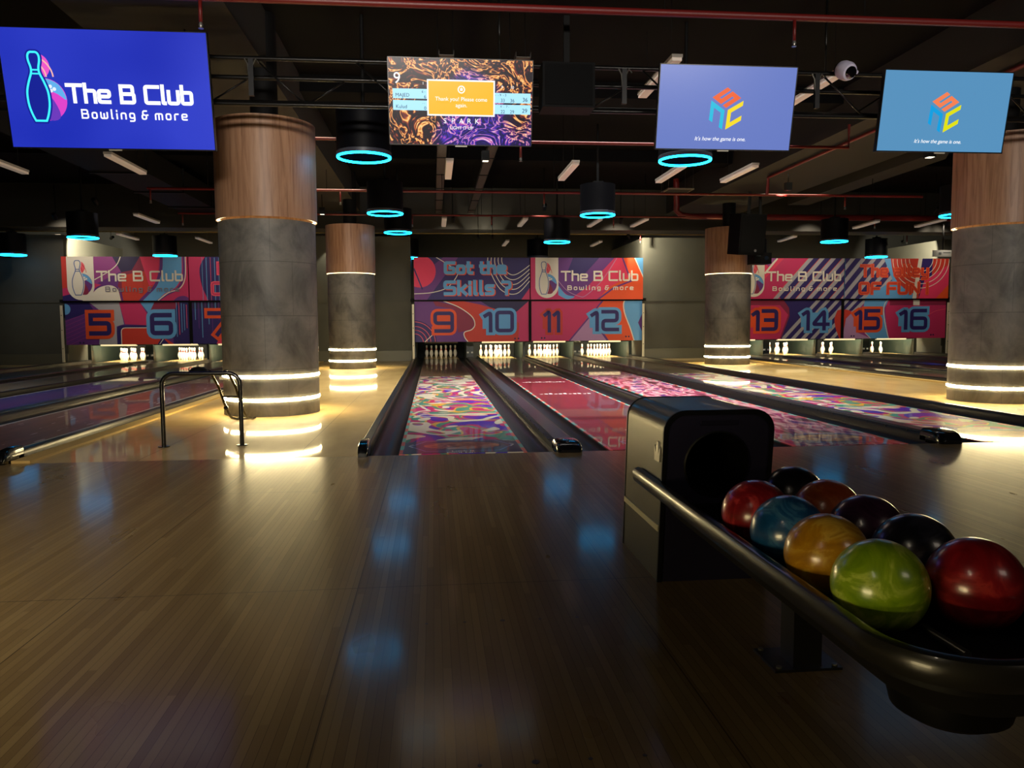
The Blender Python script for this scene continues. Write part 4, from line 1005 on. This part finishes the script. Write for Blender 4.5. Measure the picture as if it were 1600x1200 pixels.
# ------------------------------------------------------------------ sprinkler pipes
def pipe(name, path, r, label, m=RED, heads=(), grp='red sprinkler pipes', cat='pipe'):
    t = empty(name, path[0], label, cat, grp); b = Vector(path[0])
    mb = MB(); mb.tube([Vector(p)-b for p in path], r, n=10); mb.build('pipe_run', m, t)
    mb = MB()
    for i in range(len(path)-1):
        p, q = Vector(path[i]), Vector(path[i+1])
        if abs(p.z-q.z) < .01 and (q-p).length > 2:
            n_ = int((q-p).length/3)+1
            for k in range(n_+1):
                s = p+(q-p)*((k+.5)/(n_+1)); top = 3.6 if 15 < s.y < 15.9 else (3.95 if -6.7 < s.x < -5.5 else (4.02 if 8.4 < s.x < 9.7 and s.y < 15 else (4.0 if min(abs(s.x+.05), abs(s.x-.8)) < .12 and s.y < 15 else 4.7)))
                if top > s.z: mb.tube([s-b, Vector((s.x, s.y, top))-b], .006, n=5)
    if mb.f: mb.build('pipe_hanger', DARK, t)
    for h in heads:
        mb = MB(); q = Vector(h)-b; mb.tube([q, q+Vector((0, 0, -.22))], .017, n=8); dp = mb.build('drop_pipe', m, t)
        mb = MB(); mb.lathe([(.016, -.26), (.02, -.24), (.012, -.22)], q, n=10); mb.cyl(q+Vector((0, 0, -.275)), .024, .006, n=10); mb.build('sprinkler_head', mat('sprinkler_chrome', (170, 168, 160), .3, metal=.8), dp)
    return t
pipe('sprinkler_pipe', [(-3.0, 1.15, 4.0), (9, 1.15, 4.0)], .034, 'thick red pipe crossing the top of the picture above the screens', heads=((-2.28, 1.15, 4.0), (3.29, 1.15, 4.0)))
pipe('sprinkler_pipe', [(-3.6, 5.05, 3.66), (6.0, 5.05, 3.66), (6.0, 5.05, 4.0)], .022, 'thin red pipe passing just behind the lower edge of the screens', heads=((1.05, 5.05, 3.66), (-2.1, 5.05, 3.66)))
pipe('sprinkler_pipe', [(6.59, 1.19, 4.0), (6.59, 9.25, 4.0), (6.59, 9.3, 3.66)], .03, 'red pipe running away from the viewer beside the sky-blue screen')
pipe('sprinkler_pipe', [(-5.6, 9.35, 3.66), (10.0, 9.35, 3.66)], .026, 'red pipe crossing over the lanes behind the second drum lamps', heads=((-5.55, 9.35, 3.66), (-2.0, 9.35, 3.66), (2.0, 9.35, 3.66), (8.3, 9.35, 3.66)))
pipe('sprinkler_pipe', [(-6.1, 12.75, 3.66), (6.0, 12.75, 3.66)], .022, 'red pipe crossing at the far columns', heads=((-6.0, 12.75, 3.66), (-.7, 12.75, 3.66), (1.2, 12.75, 3.66), (4.2, 12.75, 3.66)))
pipe('sprinkler_pipe', [(5.95, 13.35, 4.7), (5.97, 13.35, 3.90), (6.1, 13.35, 3.79), (6.35, 13.35, 3.76), (13.6, 13.35, 3.76)], .075, 'thick red pipe bending down beside the tilted loudspeaker', heads=((11.3, 13.35, 3.76),))
pipe('sprinkler_pipe', [(-9.6, 16.2, 3.66), (16, 16.2, 3.66)], .020, 'red pipe farthest away, along the end wall', heads=((-6, 16.2, 3.66), (5.8, 16.2, 3.66), (14.0, 16.2, 3.66)))
pipe('conduit_pipe', [(-13, 16.0, 3.60), (9.0, 16.0, 3.60)], .018, 'thin cream pipe along the end wall, lit yellow', YELLOWPIPE, (), None)
# cable trays and ducts
for x, lab in ((-.05, 'long dark cable tray running away above lane 9'), (.80, 'long dark cable tray running away above the gap of lanes 9 and 10')):
    t = empty('cable_tray', (x, 10.5, 4.0), lab, 'cable tray', 'cable trays')
    mb = MB(); mb.box(-.085, .085, -8, 4.4, 0, .008); mb.box(-.085, -.078, -8, 4.4, 0, .06); mb.box(.078, .085, -8, 4.4, 0, .06); mb.build('tray', mat('tray_metal', (74, 70, 64), .5, metal=.2), t)
    mb = MB()
    for k in range(8): mb.box(-.10, .10, -7.5+k*1.6, -7.47+k*1.6, -.012, 0)
    mb.build('cross_bar', DARK, t)
    mb = MB()
    for k in range(5):
        for q in (-.09, .09): mb.tube([(q, -7.4+k*2.8, 0), (q, -7.4+k*2.8, .70)], .005, n=5)
    mb.build('tray_hanger', DARK, t)
for pts, lab in (([(8.6, 6.4), (8.75, 13.0), (9.3, 13.0), (9.15, 7.4)], 'pale slanting duct panel over lanes 13 and 14'),):
    mb = MB(); A = [(x, y, 4.02) for x, y in pts]; B = [(x, y, 4.46) for x, y in pts]
    mb.face(A); mb.face(B)
    for i in range(4): mb.face([A[i-1], A[i], B[i], B[i-1]])
    tag(mb.build('air_duct', BEAM), lab, 'duct')
t = empty('air_duct', (-6.1, 9, 3.95), 'large dark air duct over lanes 7 and 8', 'duct', 'air ducts')
mb = MB(); mb.box(-.5, .5, -9, 5.9, 0, .48); mb.build('duct_body', DARK, t)
mb = MB()
for k in range(7): mb.box(-.53, .53, -8.5+k*2.2, -8.45+k*2.2, -.03, .50)
mb.build('flange', BLACK, t)
for x, y, lab in ((7.35, 5.2, 'square ceiling vent beside the sky-blue screen'), (5.3, 11.2, 'square ceiling vent over lane 12')):
    t = empty('air_vent', (x, y, 4.02), lab, 'vent', 'square air vents')
    mb = MB(); mb.box(-.3, .3, -.3, .3, 0, .03); mb.build('vent_frame', mat('vent_paint', (110, 100, 84), .6), t)
    mb = MB()
    for k in range(7): mb.box(-.26, .26, -.25+k*.075, -.22+k*.075, -.01, 0)
    for q in (-.28, .28):
        for r in (-.28, .28): mb.tube([(q, r, .03), (q, r, .68)], .005, n=5)
    mb.build('vent_slat', mat('vent_dark', (40, 36, 30), .6), t)
# small can downlights
def can(x, y, z, lab, lit):
    t = empty('can_light', (x, y, z), lab, 'can light', 'small black can lights')
    mb = MB(); mb.box(-.06, .06, -.06, .06, 0, .15); mb.build('can_body', BLACK, t)
    mb = MB(); mb.box(-.045, .045, -.045, .045, -.006, 0); mb.build('can_lens', mat('can_lens_lit', (255, 245, 220), .4, emit=1.6, ecol=(1, .92, .75)) if lit else mat('can_lens_off', (60, 60, 60), .2), t)
    mb = MB(); mb.tube([(0, 0, .15), (0, 0, (4.05 if (6.2 < x < 8.2 or -3.7 < x < -2.13) else (4.46 if 5.6 < y < 6.2 else 4.7))-z)], .008, n=6); mb.build('can_stem', DARK, t)
can(7.0, 4.6, 3.44, 'lit black can light below the sky-blue screen', True); can(-2.55, 9.0, 3.62, 'black can light beside the wood top of the near column behind the handrail', False); can(-2.75, 12.3, 3.6, 'lit black can light in front of the far column by board 9', True)
can(6.9, 9.0, 3.7, 'added black can light for brightening the far column by board 13', False)  # extra can, added to carry a fill beam
for x, y, z, tx in ((-2.55, 9.0, 3.62, -2.2), (6.9, 9.0, 3.7, 7.24)):  # spot beams added to brighten the two far columns
    L = bpy.data.lights.new('column_fill_beam', 'SPOT'); L.energy = 90; L.color = (1, .85, .68); L.spot_size = math.radians(40); L.spot_blend = .6; L.shadow_soft_size = .06
    o = bpy.data.objects.new('column_fill_beam', L); COL.objects.link(o); o.location = (x, y+.08, z); o.rotation_euler = (Vector((tx, 13.0, 2.5))-Vector((x, y, z))).to_track_quat('-Z', 'Y').to_euler()
can(.62, 6.2, 3.62, 'lit black can light to one side of the strip lamp under the score screen', True)
# board-washing spotlights
for i, (x, y, z, tx, ty, tz, e) in enumerate(SPOTS):
    t = empty('spotlight', (x, y, z), 'small black spotlight washing the boards over lane %s' % NUM[(5, 8, 9, 12, 13, 16, 11, 7, 15)[i]], 'spotlight', 'spotlights washing the boards')
    dv = (Vector((tx, ty, tz))-Vector((x, y, z))); qt = dv.to_track_quat('-Z', 'Y')
    mb = MB(); mb.lathe([(.0, .16), (.05, .16), (.055, .0), (.05, -.01), (.045, .02), (.0, .02)], n=18); o = mb.build('spot_body', BLACK, t); o.rotation_euler = qt.to_euler()
    mb = MB(); mb.tube([(0, 0, .1), (0, 0, 4.7-z)], .01, n=6); mb.build('spot_stem', DARK, t)
    L = bpy.data.lights.new('spot_light', 'SPOT'); L.energy = e; L.color = (1, .86, .66); L.spot_size = math.radians(96 if y > 14 else 64); L.spot_blend = .6; L.shadow_soft_size = .05
    o = bpy.data.objects.new('spot_light', L); COL.objects.link(o); o.parent = t; o.location = dv.normalized()*.03; o.rotation_euler = qt.to_euler()
# wall-washers that throw hard-edged pools of light on the end wall
for x, y, z, tx, ty, tz, e, sz, lab in ((5.42, 15.97, 3.50, 6.25, 16.75, 2.6, 320, 110, 'small spotlight on the cream pipe beside the board with 12'), (-9.1, 16.6, 3.48, -10.3, 17.7, 3.05, 1100, 84, 'small spotlight above the board with 5'), (14.2, 16.7, 3.48, 15.37, 17.8, 3.1, 520, 84, 'small spotlight above the board with 16'),
                                       (-2.9, 15.95, 3.5, -3.0, 16.6, 2.3, 60, 70, 'small spotlight behind the far column by board 9'), (9.7, 19.2, 3.48, 10.0, 20.6, 3.25, 520, 60, 'small spotlight above the board with 13'),
                                       (.98, 14.62, 3.40, .95, 15.0, 3.72, 14, 80, 'spotlight under the beam over lane nine'), (1.36, 14.62, 3.40, 1.40, 15.0, 3.72, 14, 80, 'spotlight under the beam over lane ten')):
    t = empty('spotlight', (x, y, z), lab, 'spotlight', 'spotlights on the cream pipe')
    dv = (Vector((tx, ty, tz))-Vector((x, y, z))); qt = dv.to_track_quat('-Z', 'Y')
    mb = MB(); mb.lathe([(.0, .13), (.035, .13), (.04, .0), (.035, .0), (.03, .02), (.0, .02)], n=16); o = mb.build('spot_body', BLACK, t); o.rotation_euler = qt.to_euler()
    mb = MB(); mb.tube([(0, 0, .05), (0, 0, (3.6 if 15 < y < 15.9 else 4.7)-z)], .008, n=6); mb.build('spot_stem', DARK, t)
    L = bpy.data.lights.new('spot_light', 'SPOT'); L.energy = e; L.color = (1, .9, .66); L.spot_size = math.radians(sz); L.spot_blend = .25; L.shadow_soft_size = .03
    o = bpy.data.objects.new('spot_light', L); COL.objects.link(o); o.parent = t; o.location = dv.normalized()*.03; o.rotation_euler = qt.to_euler()
# hanging sign
t = empty('hanging_sign', (14.0, 14.5, 2.95), 'small white sign hanging above the corner of board 16', 'sign')
mb = MB(); mb.box(-.29, .29, -.02, .02, -.09, .09); mb.build('sign_plate', mat('sign_white', (215, 215, 212), .4), t)
mb = MB(); mb.cyl((0, 0, .09), .02, 1.66, n=8); mb.build('sign_stem', DARK, t)
mb = MB(); mb.box(-.13, -.05, -.023, -.02, -.03, .03); mb.box(.0, .22, -.023, -.02, .02, .035); mb.build('sign_marking', mat('sign_grey', (120, 125, 130), .5), t)
# ------------------------------------------------------------------ handrail and ball ramp on the walkway
CHR = mat('dark_chrome', (62, 58, 50), .16, metal=.9); RAILB = mat('handrail_black', (14, 14, 15), .25, coat=.6)
t = empty('handrail', (-2.26, .69, 0), 'black tubular handrail hoop standing on the walkway before the near column', 'handrail')
mb = MB(); hw, H, R = .332, .64, .10
pth = [(-hw, 0, 0), (-hw, 0, H-R)]+[(-hw+R-R*math.cos(k*PI/12), 0, H-R+R*math.sin(k*PI/12)) for k in range(1, 7)]+[(hw-R+R*math.sin(k*PI/12), 0, H-R+R*math.cos(k*PI/12)) for k in range(0, 6)]+[(hw, 0, H-R), (hw, 0, 0)]
mb.tube(pth, .019, n=12); mb.build('hoop', RAILB, t)
for s in (-1, 1):
    mb = MB(); mb.cyl((s*hw, 0, 0), .05, .008, n=20); mb.build('base_flange', RAILB, t)
t = empty('ball_ramp', (-2.37, 2.2, 0), 'chrome ball ramp leaning between the handrail and the near column', 'ball ramp')
def ramp_path(x): return [(x-.03, -.52, .60), (x-.03, -.46, .605), (x-.025, -.38, .57), (x, -.22, .42), (x, -.04, .25), (x, .12, .115), (x, .25, .045), (x+.03, .36, .018), (x+.035, .46, .018)]
for x in (-.085, .085):
    mb = MB(); mb.tube([Vector(p) for p in [(q[0], q[1], q[2]) for q in [(*v,) if len(v) == 3 else v for v in ramp_path(x)]]], .014, n=10); mb.build('ramp_rail', CHR, t)
mb = MB(); mb.tube([(-.085, -.10, .31), (.085, -.10, .31)], .009, n=8); mb.tube([(-.085, .36, .018), (.085, .36, .018)], .009, n=8); mb.build('cross_bar', CHR, t)
mb = MB(); mb.sphere((-.085, .04, .175), .026, n=14, k=8); mb.build('ramp_knob', RAILB, t)
t = empty('ramp_pad', (-2.5, 1.62, .60)) if False else None
mb = MB(); mb.lathe([(.0, .055), (.05, .05), (.085, .02), (.09, 0), (.0, 0)], (-.17, -.60, .60), n=20); mb.tube([(-.17, -.60, .60), (-.085, -.5, .6)], .012, n=8); mb.build('ramp_pad', BLACK, bpy.data.objects['ball_ramp'])

# ------------------------------------------------------------------ ball return
HM = mat('return_metal', (82, 78, 60), .36, metal=.45, coat=.1); HB = mat('return_black', (8, 8, 9), .45, spec=.25); FP = mat('return_front', (20, 17, 38), .45)
BR = empty('ball_return', (.89, -3.32, 0), 'black ball return with a rounded hood, arched opening and long rack holding nine balls', 'ball return')
hw, H, R = .2235, .712, .085
def hood_prof(d=0.0, n=7):
    w = hw-d; h = H-d; r = R-d*.5
    return [(-w, 0.0), (-w, h-r)]+[(-w+r-r*math.cos(k*PI/2/n), h-r+r*math.sin(k*PI/2/n)) for k in range(1, n+1)]+[(w-r+r*math.sin(k*PI/2/n), h-r+r*math.cos(k*PI/2/n)) for k in range(n+1)]+[(w, h-r), (w, 0)]
lean = lambda z: -.085*z/H
Yf, Yb = 0.0, .59
mb = MB(); P = hood_prof()
mb.grid([[(x, y+lean(z), z) for x, z in P] for y in (Yf+.012, Yb-.012)], None, True); HS = mb.build('hood_shell', HM, BR)
for ya, yb in ((Yf, Yf+.012), (Yb-.012, Yb)):
    mb = MB()
    A = hood_prof(-.003); B = hood_prof(.016)
    mb.grid([[(x, ya+lean(z), z) for x, z in A], [(x, yb+lean(z), z) for x, z in A]], None, True)
    for y in (ya, yb): mb.grid([[(x, y+lean(z), z) for x, z in A], [(x, y+lean(z), z) for x, z in B]], None, False)
    mb.build('hood_edge_trim', HB, BR)
# front panel with its arched opening
oc, orr = .492, .132
def angle_pts(prof_pts, n=64):
    """outline resampled by angle about the opening's centre"""
    out = []
    for k in range(n):
        t_ = 2*PI*k/n; dx, dz = math.cos(t_), math.sin(t_); best = None
        for i in range(len(prof_pts)):
            (x1, z1), (x2, z2) = prof_pts[i-1], prof_pts[i]; z1 -= oc; z2 -= oc
            den = dx*(z2-z1)-dz*(x2-x1)
            if abs(den) < 1e-9: continue
            s = (x1*(z2-z1)-z1*(x2-x1))/den; u = (x1*dz-z1*dx)/den
            if s > 0 and -1e-6 <= u <= 1+1e-6 and (best is None or s < best): best = s
        out.append((dx*best, oc+dz*best))
    return out
O = angle_pts(hood_prof(.010)); n = 64
I = [(orr*math.cos(2*PI*k/n), oc+(orr*math.sin(2*PI*k/n))) for k in range(n)]
mb = MB(); mb.grid([[(x, .006+lean(z), z) for x, z in O], [(x, .006+lean(z), z) for x, z in I]], None, False, True); FPO = mb.build('front_panel', FP, BR)
mb = MB(); mb.grid([[(x, .006+lean(z), z) for x, z in I], [(x*.97, .40, oc+(z-oc)*.97) for x, z in I]], None, True, True); mb.face([(x*.97, .40, oc+(z-oc)*.97) for x, z in I]); mb.build('opening_lining', mat('opening_black', (3, 3, 3), .9, spec=.1), FPO)
mb = MB(); I2 = [((orr+.006)*math.cos(2*PI*k/n), oc+((orr+.006)*math.sin(2*PI*k/n))) for k in range(n)]
mb.grid([[(x, .003+lean(z), z) for x, z in I2], [(x, -.002+lean(z), z) for x, z in I]], None, True, True); mb.build('opening_rim', HB, FPO)
mb = MB(); mb.box(-.075, .075, -.079, -.072, .655, .672); mb.build('name_plate', mat('return_plate', (18, 16, 30), .3), FPO)
mb = MB(); mb.face([(x, Yb-.006+lean(z), z) for x, z in hood_prof(.01)]); mb.build('back_panel', HB, BR)
mb = MB(); mb.box(-hw-.006, -hw+.002, Yf+.015+lean(.225), Yb-.015+lean(.225), .214, .238); mb.build('side_stripe', mat('brushed_silver', (232, 224, 190), .42, metal=.85), HS)
# three-point crown badge on the side of the hood
mb = MB(); cy, cz, s = .070, .540, 1.0
pts = [(.034, -.040), (-.034, -.040), (-.040, .022), (-.018, -.006), (-.010, .042), (.010, .042), (.018, -.006), (.040, .022)]
F1 = [(-hw-.006, cy+a+lean(cz+b), cz+b) for a, b in pts]; F0 = [(-hw+.001, y, z) for _, y, z in F1]
mb.face(F1); 
for i in range(len(pts)): mb.face([F1[i-1], F1[i], F0[i], F0[i-1]])
mb.build('crown_badge', mat('badge_silver', (238, 234, 224), .42, metal=.85), HS)
# rack: rounded-rectangle rail, tray, post
def rrect(x0, x1, y0, y1, r, n=10):
    out = [(x0, y1), (x0, y0+r)]
    out += [(x0+r-r*math.cos(k*PI/2/n), y0+r-r*math.sin(k*PI/2/n)) for k in range(1, n+1)]
    out += [(x1-r+r*math.sin(k*PI/2/n), y0+r-r*math.cos(k*PI/2/n)) for k in range(0, n+1)]
    out += [(x1, y1)]
    return out
RX0, RX1, RY0, RY1 = -.238, .238, -1.745, .262
loop = rrect(RX0, RX1, RY0, RY1, .19)
pr = [(.020, .372), (.024, .385), (.024, .412), (.016, .425), (.0, .430), (-.014, .425), (-.022, .412), (-.022, .385), (-.016, .372)]
mb = MB(); mb.sweep(loop, [(-q, z) for q, z in pr] if False else pr, None, False); mb.build('rack_rail', mat('rack_rail_metal', (36, 35, 32), .30, metal=.3, coat=.3), BR)
inner = rrect(RX0+.018, RX1-.018, RY0+.018, -.09, .172)
mb = MB()
mb.face([(x, y, .3445) for x, y in inner]); mb.face([(x*.86, y*.985-.01, .30) for x, y in inner])
mb.grid([[(x, y, .3445) for x, y in inner], [(x*.86, y*.985-.01, .30) for x, y in inner]], None, True, True)
mb.grid([[(x*1.03, y*1.003, .385) for x, y in inner], [(x, y, .3445) for x, y in inner]], None, True, False); mb.build('rack_tray', mat('rack_tray', (9, 9, 10), .5), BR)
mb = MB(); mb.tube([(-.004, -1.55, .352), (-.004, -.12, .352)], .010, n=8); mb.build('centre_rib', mat('rib_metal', (60, 58, 52), .3, metal=.5), BR)
mb = MB(); mb.grid([[(x, y, z) for x, y in ((-.045+q, -.80-.04-q*.2), (.045+q, -.80-.04), (.045+q, -.80+.05), (-.045+q, -.80+.05))] for q, z in ((0, .008), (0.0, .31))], None, False, True)
mb.build('support_post', mat('post_black', (16, 16, 17), .35, coat=.3), BR)
mb = MB(); mb.box(-.108, .105, -.855, -.69, 0, .008); BP = mb.build('base_plate', MATS['post_black'], BR)
for x in (-.09, .087):
    for y in (-.84, -.705):
        mb = MB(); mb.cyl((x, y, .008), .009, .007, n=6); mb.build('plate_bolt', mat('bolt_steel', (120, 118, 110), .3, metal=.8), BP)
mb = MB(); mb.lathe([(.0, .17), (.095, .172), (.125, .19), (.135, .23), (.135, .31)], (.03, -1.45, 0), n=36); mb.build('under_housing', HB, BR)

# ------------------------------------------------------------------ the nine balls
def ballmat(n, c1, c2, c3, sc=7):
    m = mat('ball_'+n, c1, .28, coat=.6, coat_rough=.12); g = N(m)
    nz = g.noise(g.coord((1, 1, 1)), sc, 4, .6, 2.0)
    g.l(g.ramp(nz, [(.32, c1), (.5, c2), (.6, c3), (.72, c1)]), g.b.inputs['Base Color']); return m
BD = [('crimson', .782, -4.01, (108, 14, 26), (138, 24, 34), (196, 62, 66), 'crimson marbled ball nearest the opening, in the row on the handrail side'),
      ('blue', .782, -4.24, (14, 62, 112), (22, 80, 134), (70, 122, 166), 'blue marbled ball between the crimson and the yellow ball'),
      ('yellow', .782, -4.463, (158, 108, 14), (186, 134, 24), (214, 174, 70), 'amber yellow marbled ball between the blue and the green ball'),
      ('green', .782, -4.708, (112, 148, 16), (140, 172, 30), (188, 208, 84), 'lime green marbled ball at the front end of the rack'),
      ('black', 1.006, -3.80, (16, 14, 18), (24, 20, 26), (40, 36, 44), 'black ball at the back, beside the opening of the hood'),
      ('orange', 1.006, -4.035, (146, 60, 26), (170, 74, 32), (190, 102, 56), 'rusty orange ball behind the blue ball'),
      ('purple', 1.006, -4.262, (44, 18, 42), (58, 26, 54), (76, 42, 70), 'dark plum ball between the orange ball and the dark navy ball'),
      ('navy', 1.006, -4.49, (16, 16, 26), (24, 24, 36), (50, 50, 64), 'dark navy ball behind the green ball'),
      ('red', 1.006, -4.722, (112, 10, 18), (136, 18, 26), (168, 44, 42), 'bright red ball at the front end of the rack, cut by the picture edge')]
for i, (n, x, y, c1, c2, c3, lab) in enumerate(BD):
    t = empty('bowling_ball', (x, y, .452), lab, 'bowling ball', 'balls on the return rack'); t.rotation_euler = (i*1.1, i*.7, i*2.3)
    mb = MB(); mb.sphere((0, 0, 0), .1065, n=48, k=28); mb.build('ball_body', ballmat(n, c1, c2, c3), t)
    mb = MB()
    for a, b, r in ((-.16, 0, .012), (.16, .02, .012), (0, -.42, .014)):
        dv = Vector((a, b, -1)).normalized(); u = dv.orthogonal().normalized(); w_ = dv.cross(u); c = dv*.1068
        mb.face([c+u*r*math.cos(2*PI*k/14)+w_*r*math.sin(2*PI*k/14) for k in range(14)])
    mb.build('finger_hole', DARK, t); t.rotation_euler = (0, 0, i*1.3)
